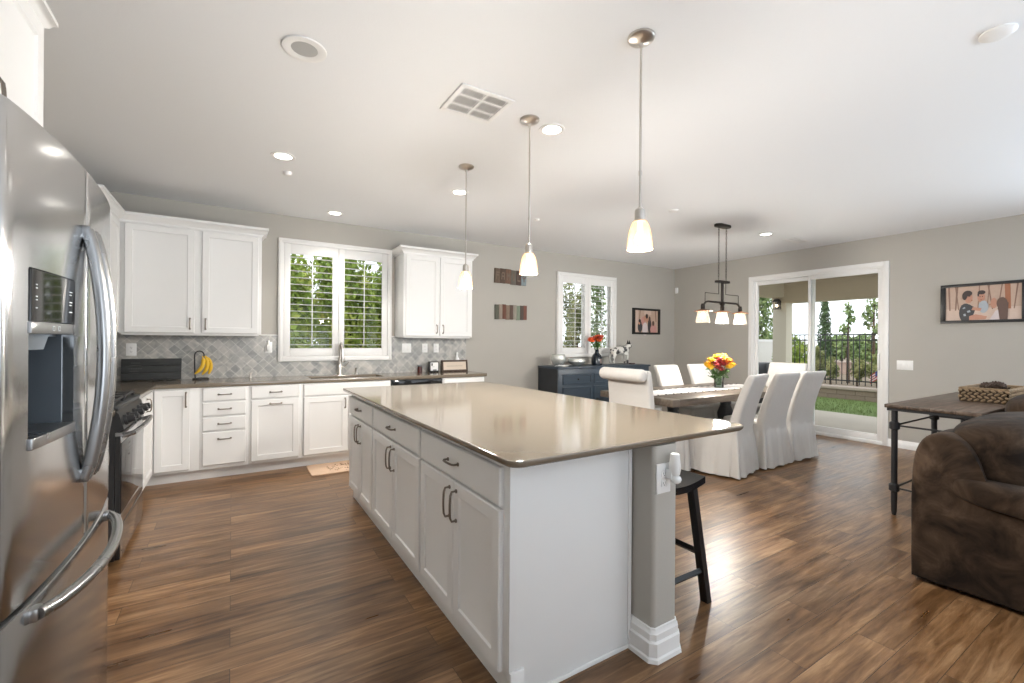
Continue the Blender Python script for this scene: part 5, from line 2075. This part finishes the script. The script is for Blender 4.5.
for x in xs:
    for y in (-hy + 0.05, hy - 0.05):
        g = G()
        g.lathe([(0.012, 0), (0.018, 0.03), (0.02, 0.15), (0.02, 0.18), (0.033, 0.19), (0.033, 0.235), (0.02, 0.245), (0.02, 0.66), (0.033, 0.67), (0.033, 0.715), (0.02, 0.725), (0.02, KZt - 0.03)], (x, y, 0), 16)
        obj('leg', g, M_iron, t)
g = G()
for z in (0.21, 0.695):
    for y in (-hy + 0.05, hy - 0.05):
        g.cyl((xs[0], y, z), (xs[2], y, z), 0.007, n=8)
    for x in xs:
        g.cyl((x, -hy + 0.05, z), (x, hy - 0.05, z), 0.007, n=8)
obj('stretcher_rod', g, M_iron, t)

t = thing('wicker_basket', 'low rectangular woven basket tray on the console table', 'basket', (5.42, 1.06, KZt + 0.0005))
M_wick = mat('woven_water_hyacinth', (0.29, 0.20, 0.115), 0.8, var=0.6, scale=45)
M_wickd = mat('dark_basket_weft', (0.06, 0.04, 0.025), 0.9)
g = G()
bx, by = 0.29, 0.135
def wicker_wall(g, x0, y0, x1, y1):
    L_ = math.hypot(x1 - x0, y1 - y0)
    n = max(3, int(L_ / 0.034))
    for k in range(n):
        for r_ in range(4):
            u = (k + 0.5 + (0.5 if r_ % 2 else 0)) / n
            if u > 1: continue
            px, py = x0 + (x1 - x0) * u, y0 + (y1 - y0) * u
            a = math.atan2(y1 - y0, x1 - x0)
            X = Matrix.Translation((px, py, 0.018 + r_ * 0.025)) @ Matrix.Rotation(a, 4, 'Z') @ Matrix.Rotation(R(35 if r_ % 2 else -35), 4, 'Y')
            g.ball((0, 0, 0), 0.0165, sc=(1.2, 0.8, 0.62), sub=2, X=X)
for (a, b_, c, d) in ((-bx, -by, bx, -by), (bx, -by, bx, by), (bx, by, -bx, by), (-bx, by, -bx, -by)):
    wicker_wall(g, a, b_, c, d)
    cx0, cx1, cy0, cy1 = min(a, c), max(a, c), min(b_, d), max(b_, d)
    g.box(cx0 - 0.004, cx1 + 0.004, cy0 - 0.004, cy1 + 0.004, 0.002, 0.098, mi=1)
g.box(-bx, bx, -by, by, 0.0, 0.01)
obj('woven_body', g, [M_wick, M_wickd], t)
g = G()
g.tube([(-bx, -by, 0.108), (bx, -by, 0.108), (bx, by, 0.108), (-bx, by, 0.108)], 0.011, 8, closed=True)
obj('rim', g, M_wick, t)
M_cone = mat('pine_cone_scales', (0.06, 0.035, 0.022), 0.7, var=0.4, scale=50)
for k, (x, y, rz) in enumerate(((-0.17, -0.03, 0.3), (-0.06, 0.03, 1.2), (0.05, -0.03, 2.2), (0.16, 0.02, 0.9))):
    g = G()
    for i in range(7):
        n = 8
        u = i / 6
        rr = 0.036 * math.sin(PI * (0.25 + 0.7 * u))
        for j in range(n):
            a = 2 * PI * (j + 0.5 * (i % 2)) / n
            X = Matrix.Rotation(a, 4, 'Z') @ Matrix.Translation((rr * 0.75, 0, -0.035 + 0.075 * u)) @ Matrix.Rotation(R(-35), 4, 'Y')
            g.ball((0, 0, 0), 0.014, sc=(1.15, 0.75, 0.3), sub=1, X=X)
    g.ball((0, 0, 0), 0.024, sc=(1, 1, 1.6), sub=1)
    o = one('pine_cone', g, M_cone, ['leftmost', 'second from left', 'third from left', 'rightmost'][k] + ' of the dark pine cones heaped in the woven basket', 'pine cone', None, 'pine cones in the basket')
    o.location = (5.42 + x, 1.06 + y, KZt + 0.12)
    o.rotation_euler = (R(80), R(20), rz)
g = G()
g.prism(rounded_poly([(5.17, 0.95), (5.67, 0.95), (5.67, 1.17), (5.17, 1.17)], [0.02] * 4), 'Z', KZt + 0.013, KZt + 0.078, bev=0.01)
one('basket_liner', g, mat('dark_brown_filler', (0.05, 0.03, 0.02), 0.95, var=0.4, scale=80), 'dark brown filler bedding under the pine cones', 'filler', (5.42, 1.06, KZt + 0.013))

# ---------------------------------------------------------------- recliner sofa (faces -Y, side toward the kitchen)
t = thing('recliner_sofa', 'dark brown velvety recliner sofa at the right edge', 'sofa', (4.3, 0.45, 0))


def puff(name, c, dims, parent, e=0.55, bulge=0.0, rot=(0, 0, 0), n=28, m=24, wr=0.008, seed=0, mat_=None):
    """superellipsoid cushion with a little wrinkling"""
    g = G()
    X = Matrix.Translation(c) @ Euler(rot).to_matrix().to_4x4()

    def sp_(v, k):
        return math.copysign(abs(v) ** k, v)

    def f(u, v):
        th = u * 2 * PI
        ph = -PI / 2 + v * PI
        p = Vector((dims[0] * sp_(math.cos(ph), e) * sp_(math.cos(th), e), dims[1] * sp_(math.cos(ph), e) * sp_(math.sin(th), e), dims[2] * sp_(math.sin(ph), e)))
        q = p.normalized()
        return p + q * wr * mnoise.noise(p * 7 + Vector((seed, 0, 0)))
    g.grid(f, n, m, closed_u=True, X=X)
    bmesh.ops.remove_doubles(g.b, verts=g.b.verts[:], dist=0.0005)
    return obj(name, g, mat_ or M_brown, parent, recalc=True, world=True, angle=80)


# outer side body: arm + back outline (profile in Y-Z) swept in X with rounded edges
def side_block(name, prof, x0, x1, r=0.05, parent=None):
    g = G()
    c = Vector((sum(p[0] for p in prof) / len(prof), sum(p[1] for p in prof) / len(prof)))
    poly = dense(prof, 0.035)
    N = len(poly)
    # smooth outline
    for _ in range(3):
        poly = [(poly[i - 1] + poly[i] * 2 + poly[(i + 1) % N]) / 4 if poly[i].y > 0.08 else poly[i] for i in range(N)]
    rs = []
    for (x, ins) in ((x0, r * 0.8), (x0 + r * 0.12, r * 0.5), (x0 + r * 0.35, r * 0.2), (x0 + r, 0), (x1 - r, 0), (x1 - r * 0.35, r * 0.2), (x1 - r * 0.12, r * 0.5), (x1, r)):
        ring = []
        for p in poly:
            d = (p - c)
            q = p - d.normalized() * min(ins, d.length * 0.5)
            wv = 0.012 * mnoise.noise(Vector((x * 3, q.x * 5, q.y * 5)))
            ring.append((x + wv, q.x, max(q.y, 0.02)))
        rs.append(ring)
    g.rings(rs)
    return obj(name, g, M_brown, parent, recalc=True, world=True, angle=70)


arm_prof = [(0.96, 0.02), (0.965, 0.30), (0.965, 0.50), (0.955, 0.70), (0.925, 0.80), (0.86, 0.85), (0.76, 0.84), (0.70, 0.76), (0.66, 0.60), (0.60, 0.50), (0.20, 0.48), (-0.02, 0.46), (-0.05, 0.30), (-0.04, 0.02)]
side_block('side_arm', arm_prof, 3.255, 3.56, 0.035, t)
puff('arm_pad', (3.40, 0.36, 0.53), (0.20, 0.47, 0.075), t, e=0.5, rot=(R(6), 0, 0), seed=3)
g = G(); g.box(3.33, 5.3, -0.02, 0.86, 0.03, 0.10, 0.01)
obj('base', g, M_iron, t, world=True)
puff('back_cushion', (3.80, 0.67, 0.73), (0.50, 0.17, 0.195), t, e=0.5, rot=(R(-10), 0, 0), seed=1)
puff('back_cushion', (4.86, 0.66, 0.80), (0.48, 0.17, 0.20), t, e=0.5, rot=(R(-10), 0, 0), seed=9)
puff('lumbar_cushion', (4.05, 0.58, 0.58), (0.46, 0.17, 0.17), t, e=0.5, seed=2)
puff('lumbar_cushion', (4.98, 0.58, 0.58), (0.44, 0.17, 0.17), t, e=0.5, seed=12)
puff('seat_cushion', (4.05, 0.22, 0.40), (0.47, 0.40, 0.12), t, e=0.45, seed=4)
puff('seat_cushion', (4.98, 0.22, 0.40), (0.45, 0.40, 0.12), t, e=0.45, seed=14)
g = G(); g.box(3.5, 5.35, 0.62, 0.885, 0.06, 0.80, 0.05, seg=4)
g.box(3.5, 5.35, -0.05, 0.7, 0.08, 0.30, 0.03, seg=3)
obj('frame_upholstery', g, M_brown, t, world=True)
side_block('side_arm', [(y_ - 0.08, z_) for y_, z_ in arm_prof], 5.36, 5.62, 0.06, t)

# ---------------------------------------------------------------- outside: patio, garden
PZ = -0.06
M_conc = mat('patio_concrete', (0.46, 0.41, 0.35), 0.8, var=0.12, scale=2.2)
M_grass = mat('lawn_green', (0.11, 0.17, 0.04), 0.95, var=0.35, scale=22, bump=0.8, bscale=60)
g = G(); g.box(XR + T + 0.021, 10.38, 0.5, 9.5, PZ - 0.1, PZ)
struct('patio_slab', g, M_conc)
g = G(); g.box(10.38, 13.0, -2.0, 12.0, PZ - 0.1, PZ - 0.005)
struct('lawn_ground', g, M_grass)
g = G(); g.box(-12, 40, YB + T + 0.01, 50, -0.3, -0.2)
g.box(13.3, 60, -20, 50, -0.31, 0.18)
struct('garden_ground', g, mat('garden_soil', (0.20, 0.15, 0.10), 0.95, var=0.3, scale=1.5))
random.seed(21)
g = G()
for k in range(5200):
    x, y = random.uniform(10.4, 12.98), random.uniform(2.0, 7.5)
    h_ = random.uniform(0.03, 0.06)
    a = random.uniform(0, PI)
    dx, dy = 0.006 * math.cos(a), 0.006 * math.sin(a)
    lx, ly = random.uniform(-0.02, 0.02), random.uniform(-0.02, 0.02)
    t_ = g.b
    vs = [t_.verts.new(p) for p in ((x - dx, y - dy, PZ - 0.006), (x + dx, y + dy, PZ - 0.006), (x + lx, y + ly, PZ + h_))]
    t_.faces.new(vs)
o = obj('lawn_grass', g, mat('grass_blade', (0.17, 0.22, 0.07), 0.8, var=0.3, scale=3))
o['kind'] = 'stuff'; o['label'] = 'green lawn grass beyond the patio'; o['category'] = 'grass'
# retaining wall
t = thing('retaining_wall', 'low block retaining wall with cap behind the lawn', 'garden wall', (13.15, 4.5, PZ - 0.005))
def block_mat():
    m, tt, b = new_mat('tan_garden_block')
    tcn = tt.nodes.new('ShaderNodeTexCoord'); sx_ = tt.nodes.new('ShaderNodeSeparateXYZ'); cb = tt.nodes.new('ShaderNodeCombineXYZ')
    tt.links.new(tcn.outputs['Object'], sx_.inputs[0]); tt.links.new(sx_.outputs['Y'], cb.inputs['X']); tt.links.new(sx_.outputs['Z'], cb.inputs['Y'])
    br = tt.nodes.new('ShaderNodeTexBrick'); br.inputs['Scale'].default_value = 1; br.inputs['Brick Width'].default_value = 0.4; br.inputs['Row Height'].default_value = 0.12
    br.inputs['Mortar Size'].default_value = 0.006
    br.inputs['Color1'].default_value = (0.24, 0.18, 0.14, 1); br.inputs['Color2'].default_value = (0.34, 0.26, 0.2, 1); br.inputs['Mortar'].default_value = (0.12, 0.09, 0.07, 1)
    tt.links.new(cb.outputs[0], br.inputs['Vector']); tt.links.new(br.outputs['Color'], b.inputs['Base Color'])
    b.inputs['Roughness'].default_value = 0.9
    return m
g = G(); g.box(13.0, 13.3, -2, 12, PZ - 0.005, 0.18)
obj('block_courses', g, block_mat(), t, world=True)
g = G(); g.box(12.97, 13.33, -2, 12, 0.18, 0.255, 0.01)
obj('cap', g, mat('pale_wall_cap', (0.42, 0.34, 0.29), 0.85, var=0.1, scale=5), t, world=True)
# iron fence
t = thing('iron_fence', 'black iron picket fence on top of the garden wall', 'fence', (13.15, 4.5, 0.256))
g = G()
y = 1.5
pk = 0
for z in (0.40, 1.42, 1.56):
    g.box(13.135, 13.165, 1.5, 6.95, z - 0.015, z + 0.015)
obj('rail', g, M_iron, t, world=True)
g = G()
y = 2.5
while y < 6.9:
    g.box(13.142, 13.158, y - 0.008, y + 0.008, 0.30, 1.57)
    y += 0.125
obj('pickets', g, M_iron, t, world=True)
for y in (1.5, 4.2, 6.93):
    g = G(); g.box(13.125, 13.175, y - 0.025, y + 0.025, 0.256, 1.65)
    obj('fence_post', g, M_iron, t, world=True)
# patio cover
t = thing('patio_cover', 'tan patio roof with beam and square corner column', 'patio cover', (10.3, 5.22, PZ))
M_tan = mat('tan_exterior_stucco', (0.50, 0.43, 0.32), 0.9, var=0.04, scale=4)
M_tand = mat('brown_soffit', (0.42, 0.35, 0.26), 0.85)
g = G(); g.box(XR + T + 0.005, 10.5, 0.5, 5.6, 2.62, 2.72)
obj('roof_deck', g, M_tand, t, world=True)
g = G(); g.box(10.18, 10.44, 0.5, 5.42, 2.20, 2.62)
g.box(XR + T + 0.005, 10.18, 5.16, 5.42, 2.32, 2.62)
obj('beam', g, M_tan, t, world=True)
g = G(); g.box(10.18, 10.44, 5.12, 5.40, PZ, 2.20)
obj('column', g, mat('cream_column_paint', (0.62, 0.57, 0.47), 0.8), t, world=True)
g = G(); g.lathe([(0.05, 0.0), (0.05, -0.004), (0.0, -0.006)], (9.0, 3.6, 2.6195), 20)
one('soffit_light', g, M_can, 'small lit round light in the patio ceiling', 'ceiling light', (9.0, 3.6, 2.6195))
t = thing('wall_lantern', 'black lit lantern on the patio column', 'lantern', (10.175, 5.27, 2.07))
g = G()
for z in (0.0, 0.16):
    g.box(-0.14, -0.02, -0.06, 0.06, z, z + 0.014)
for x in (-0.14, -0.03):
    for y in (-0.06, 0.05):
        g.box(x, x + 0.01, y, y + 0.01, 0.01, 0.165)
g.prism([(-0.07, 0.174), (0.07, 0.174), (0.02, 0.22), (-0.02, 0.22)], 'X', -0.14, -0.02)
g.box(-0.02, -0.001, -0.04, 0.04, 0.03, 0.18)
obj('cage', g, M_iron, t)
g = G(); g.ball((-0.08, 0, 0.08), 0.03)
obj('bulb', g, M_bulb, t)
# stucco outer wall piece of the house flank: white vinyl fence
t = thing('vinyl_fence', 'white vinyl privacy fence seen at the left of the patio', 'fence', (13.5, 8.5, -0.2))
g = G()
for k in range(60):
    x = 8.6 + k * 0.16
    g.box(x, x + 0.157, 8.49, 8.51, -0.15, 1.38)
obj('panel_boards', g, mat('white_vinyl', (0.72, 0.70, 0.66), 0.5), t, world=True)
g = G(); g.box(8.6, 18.2, 8.47, 8.53, 1.38, 1.46); g.box(8.6, 18.2, 8.47, 8.53, -0.2, -0.1)
obj('rail', g, M_trim, t, world=True)
for k in range(6):
    g = G(); g.box(8.55 + k * 1.92, 8.67 + k * 1.92, 8.44, 8.56, -0.2, 1.5)
    obj('fence_post', g, M_trim, t, world=True)
# covered grill
g = G()
prof = [(-0.34, -0.26), (0.34, -0.26), (0.34, 0.26), (-0.34, 0.26)]
rs = []
for (z, sx_, sy_) in ((PZ + 0.001, 1.0, 1.0), (0.4, 0.98, 0.98), (0.62, 0.95, 0.96), (0.80, 0.85, 0.85), (0.90, 0.6, 0.55), (0.93, 0.3, 0.3)):
    rs.append([(9.3 + p.x * sx_ + 0.012 * math.sin(i), 5.1 + p.y * sy_ + 0.012 * math.cos(i * 1.7), z) for i, p in enumerate(dense([(a, b_) for a, b_ in prof], 0.08))])
g.rings(rs)
one('grill_cover', g, mat('black_vinyl_cover', (0.015, 0.016, 0.018), 0.5), 'grill under a black cover on the patio by the column', 'grill', (9.3, 5.1, PZ + 0.001), recalc=True)
# small garden flag
t = thing('garden_flag', 'small striped flag on a stick in the shrubs', 'flag', (13.22, 4.45, 0.256))
g = G(); g.cyl((0, 0, 0), (-0.0, 0.02, 0.50), 0.006, n=8)
obj('stick', g, M_white, t)
g = G()
Rd, Wh, Bl = mat('flag_red', (0.5, 0.06, 0.07), 0.8), mat('flag_white', (0.75, 0.72, 0.72), 0.8), mat('flag_blue', (0.05, 0.08, 0.25), 0.8)
for k in range(7):
    for j in range(6):
        y0, y1 = 0.02 + j * 0.035, 0.02 + (j + 1) * 0.035
        z0 = 0.48 - k * 0.03 - j * 0.03
        mi = 2 if (k < 4 and j < 3) else (k % 2)
        f_ = g.b.faces.new([g.b.verts.new(p) for p in ((0.01 * math.sin(j), y0, z0), (0.01 * math.sin(j + 1), y1, z0 - 0.03), (0.01 * math.sin(j + 1), y1, z0 - 0.06), (0.01 * math.sin(j), y0, z0 - 0.03))])
        f_.material_index = mi
obj('flag_cloth', g, [Rd, Wh, Bl], t)


# plants -----------------------------------------------------------------------
def foliage_mat(name, c0, c1, c2):
    m, t, b = new_mat(name)
    tcn = t.nodes.new('ShaderNodeTexCoord')
    n = t.nodes.new('ShaderNodeTexNoise'); n.inputs['Scale'].default_value = 3.5; n.inputs['Detail'].default_value = 6
    t.links.new(tcn.outputs['Object'], n.inputs['Vector'])
    c = ramp(t, n.outputs['Fac'], [(0.32, c0), (0.5, c1), (0.68, c2)])
    t.links.new(c, b.inputs['Base Color'])
    b.inputs['Roughness'].default_value = 0.65
    b.inputs['Specular IOR Level'].default_value = 0.2
    return m


F_hedge = foliage_mat('hedge_leaf', (0.10, 0.17, 0.03), (0.28, 0.38, 0.07), (0.55, 0.58, 0.14))
F_tree = foliage_mat('tree_leaf', (0.10, 0.15, 0.06), (0.20, 0.28, 0.11), (0.40, 0.46, 0.2))
F_olive = foliage_mat('shrub_leaf', (0.12, 0.15, 0.06), (0.28, 0.31, 0.13), (0.5, 0.46, 0.22))
F_dark = foliage_mat('cypress_leaf', (0.05, 0.085, 0.04), (0.09, 0.14, 0.065), (0.14, 0.2, 0.09))
M_bark = mat('tree_bark', (0.11, 0.075, 0.05), 0.9, var=0.3, scale=12)


def leaves(g, n, sampler, size, rnd, asp=0.5):
    bmv, bmf = g.b.verts, g.b.faces
    for k in range(n):
        c = sampler()
        e = Euler((rnd.uniform(0, 2 * PI), rnd.uniform(0, 2 * PI), rnd.uniform(0, 2 * PI))).to_matrix()
        L_ = size * rnd.uniform(0.6, 1.3)
        vs = [bmv.new(c + e @ Vector(p)) for p in ((-L_ / 2, 0, 0), (0, -L_ * asp / 2, L_ * 0.08), (L_ / 2, 0, 0), (0, L_ * asp / 2, L_ * 0.08))]
        bmf.new(vs)


def plant(name, label, loc, crown_c, crown_r, n, size, fm, seed, kind='blob', trunk=None, group=None, cat='tree', clumps=9):
    rnd = random.Random(seed)
    t = thing(name, label, cat, loc, 0, group)
    cl = []
    for k in range(clumps):
        if kind == 'column':
            u = k / max(1, clumps - 1)
            cl.append((Vector((0, 0, crown_c[2] + (u * 2 - 1) * crown_r[2] * 0.85)), (1.05 - 0.8 * u ** 2) * 1.0))
        elif kind == 'pine':
            u = rnd.random()
            a = rnd.uniform(0, 2 * PI)
            q = (1 - u) * 0.9 + 0.1
            cl.append((Vector((crown_r[0] * q * 0.8 * math.cos(a), crown_r[1] * q * 0.8 * math.sin(a), crown_c[2] + (u * 2 - 1) * crown_r[2])), 0.28))
        else:
            a, ph, q = rnd.uniform(0, 2 * PI), rnd.uniform(-1, 1), rnd.random() ** 0.5 * 0.66
            s_ = math.sqrt(1 - ph * ph)
            cl.append((Vector((crown_c[0] + crown_r[0] * q * s_ * math.cos(a), crown_c[1] + crown_r[1] * q * s_ * math.sin(a), crown_c[2] + crown_r[2] * q * ph)), rnd.uniform(0.28, 0.38)))
    g = G()

    def samp():
        c, s_ = rnd.choice(cl)
        v = Vector((rnd.gauss(0, 1), rnd.gauss(0, 1), rnd.gauss(0, 1))).normalized() * rnd.random() ** 0.4
        if kind == 'column':
            return c + Vector((v.x * crown_r[0] * s_, v.y * crown_r[1] * s_, v.z * crown_r[2] / clumps * 1.9))
        if kind == 'pine':
            return c + Vector((v.x * crown_r[0] * s_ * 1.3, v.y * crown_r[1] * s_ * 1.3, v.z * crown_r[2] * 0.16))
        return c + Vector((v.x * crown_r[0] * s_, v.y * crown_r[1] * s_, v.z * crown_r[2] * s_))
    leaves(g, n, samp, size, rnd)
    obj('foliage', g, fm, t)
    if trunk:
        g = G()
        top = crown_c[2] + crown_r[2] * (0.3 if kind == 'blob' else 0.8)
        g.tube([(0, 0, 0), (0.03, 0.02, top * 0.5), (crown_c[0] * 0.5, crown_c[1] * 0.5, top)], [trunk, trunk * 0.7, trunk * 0.3], 8)
        if kind == 'pine':
            for c, s_ in cl:
                g.tube([(0, 0, c.z - 0.1), c], [trunk * 0.35, trunk * 0.15], 5)
        else:
            for c, s_ in cl[:5]:
                g.tube([(0.02, 0.01, top * 0.45), ((c.x) * 0.5, c.y * 0.5, (c.z + top * 0.45) / 2), c], [trunk * 0.5, trunk * 0.35, trunk * 0.12], 6)
        obj('trunk', g, M_bark, t)
    return t


GZ = -0.2
hg = 'bushes behind the kitchen window'
bl = ['leafy bush at the left edge of the kitchen window', 'leafy bush filling the left shutter of the kitchen window', 'leafy bush filling the right shutter of the kitchen window', 'leafy bush past the right edge of the kitchen window',
      'taller bush of the back row, left of the kitchen window', 'taller bush of the back row behind the left shutter', 'taller bush of the back row behind the shutter meeting rail', 'taller bush of the back row behind the right shutter']
for k, (x, y, r, hz_) in enumerate(((-0.15, 7.7, 0.5, 1.5), (0.8, 7.7, 0.46, 1.6), (1.72, 7.7, 0.46, 1.5), (2.65, 7.7, 0.46, 1.55), (-0.3, 8.75, 0.42, 1.75), (0.62, 8.75, 0.42, 1.9), (1.5, 8.75, 0.42, 1.85), (2.4, 8.75, 0.44, 1.9))):
    plant('garden_bush', bl[k], (x, y, GZ), (0, 0, hz_ + 0.3), (r, 0.42, hz_), 3600, 0.11, F_hedge, 30 + k, trunk=0.05, group=hg, cat='bush', clumps=26)
# trees beyond window 2
for k, (x, y, r, hz_, cz, fm) in enumerate(((6.0, 8.4, 0.45, 1.4, 1.9, F_tree), (6.95, 8.3, 0.42, 1.5, 1.9, F_olive), (7.9, 8.6, 0.35, 1.9, 2.0, F_tree))):
    plant('garden_tree', ['airy green tree left behind the far window', 'yellow-green tree in the middle of the far window', 'slim dense tree right behind the far window'][k], (x, y, GZ), (0, 0, cz), (r, r, hz_), 2300 if k < 2 else 2500, 0.09, fm, 50 + k,
          kind='blob' if k < 2 else 'column', trunk=0.05, group='trees behind the far window', clumps=16)
g = G(); g.box(-3, 8.4, 9.3, 9.45, GZ, 1.2)
struct('garden_block_wall', g, mat('peach_garden_wall', (0.55, 0.42, 0.33), 0.9, var=0.1, scale=5))
# trees seen through the patio door
bg_ = 'shrubs along the iron fence'
rnd0 = random.Random(77)
spots = [(14.1, 3.6), (14.2, 4.25), (14.0, 4.8), (14.3, 5.35), (14.1, 5.9)]
labs = ['shrub at the right edge of the iron fence', 'shrub right of the small flag behind the iron fence', 'shrub in the middle behind the iron fence', 'shrub left of the middle behind the iron fence', 'shrub behind the iron fence nearest the door mullion']
for k, (x, y) in enumerate(spots):
    plant('garden_shrub', labs[k], (x, y, 0.18), (0, 0, 0.45), (0.36, 0.29, rnd0.uniform(0.42, 0.55)), 1500, 0.07, F_olive, 80 + k, trunk=0.03, group=bg_, cat='shrub', clumps=12)
plant('garden_tree', 'bright green hedge-like tree right of the patio column', (14.2, 7.05, 0.18), (0, 0, 0.75), (0.62, 0.62, 0.78), 3000, 0.09, F_hedge, 90, trunk=0.05, clumps=16)
plant('garden_tree', 'tall green tree at the left of the patio door above the white fence', (17.3, 9.9, -0.2), (0, 0, 3.0), (0.95, 1.0, 2.1), 5200, 0.15, F_tree, 91, trunk=0.12, clumps=22)
plant('cypress_tree', 'tall slim dark cypress beyond the iron fence', (16.2, 6.95, 0.18), (0, 0, 1.35), (0.27, 0.27, 1.45), 2600, 0.09, F_dark, 92, kind='column', trunk=0.04, clumps=12)
plant('pine_tree', 'sparse pine beyond the middle of the iron fence', (15.3, 5.95, 0.18), (0, 0, 1.45), (0.3, 0.3, 0.8), 480, 0.11, F_tree, 93, kind='pine', trunk=0.05, group='pines beyond the fence', clumps=12)
plant('pine_tree', 'tallest sparse pine beyond the right of the iron fence', (16.5, 5.75, 0.18), (0, 0, 1.65), (0.42, 0.5, 0.95), 800, 0.12, F_tree, 94, kind='pine', trunk=0.06, group='pines beyond the fence', clumps=16)
for k, (x, y, h_, lab) in enumerate(((22, 11.0, 1.1, 'distant tree clump beyond the cypress'), (23.5, 8.4, 1.3, 'distant tree clump beyond the pines'), (22, 5.9, 1.1, 'distant tree clump at the right edge of the patio door'))):
    plant('distant_tree', lab, (x, y, 0.18), (0, 0, 0.9), (1.15, 1.2, h_ * 0.8), 1800, 0.22, F_tree, 100 + k, trunk=0.08, group='distant tree clumps', clumps=14)
t = thing('far_garden_wall', 'low pink-tan wall far beyond the fence', 'garden wall', (20, 8.0, 0.18))
g = G(); g.box(-0.1, 0.1, -6, 6, 0, 0.42)
obj('wall_courses', g, mat('pink_tan_stucco', (0.5, 0.36, 0.3), 0.9), t)
g = G(); g.box(-0.14, 0.14, -6, 6, 0.42, 0.48)
obj('cap', g, mat('pale_pink_cap', (0.55, 0.44, 0.38), 0.9), t)
for k, (x, y, r_, h_, lab) in enumerate(((15.1, 4.15, 0.36, 0.62, 'second-row shrub behind the small flag'), (15.1, 5.0, 0.36, 0.55, 'second-row shrub in the middle of the patio door'), (15.0, 6.6, 0.3, 0.6, 'second-row shrub just right of the cypress'),
                                     (26, 7.6, 1.5, 0.95, 'hazy far tree right of the patio door view'), (26.5, 10.6, 1.5, 1.0, 'hazy far tree in the middle of the patio door view'), (26, 13.6, 1.5, 0.95, 'hazy far tree beyond the cypress'))):
    plant('garden_shrub' if k < 3 else 'distant_tree', lab, (x, y, 0.18), (0, 0, h_), (r_, r_, h_), 1500 if k < 3 else 2200, 0.08 if k < 3 else 0.26, F_olive if k < 3 else F_tree, 120 + k, trunk=0.03 if k < 3 else 0.1, cat='shrub' if k < 3 else 'tree', clumps=14)
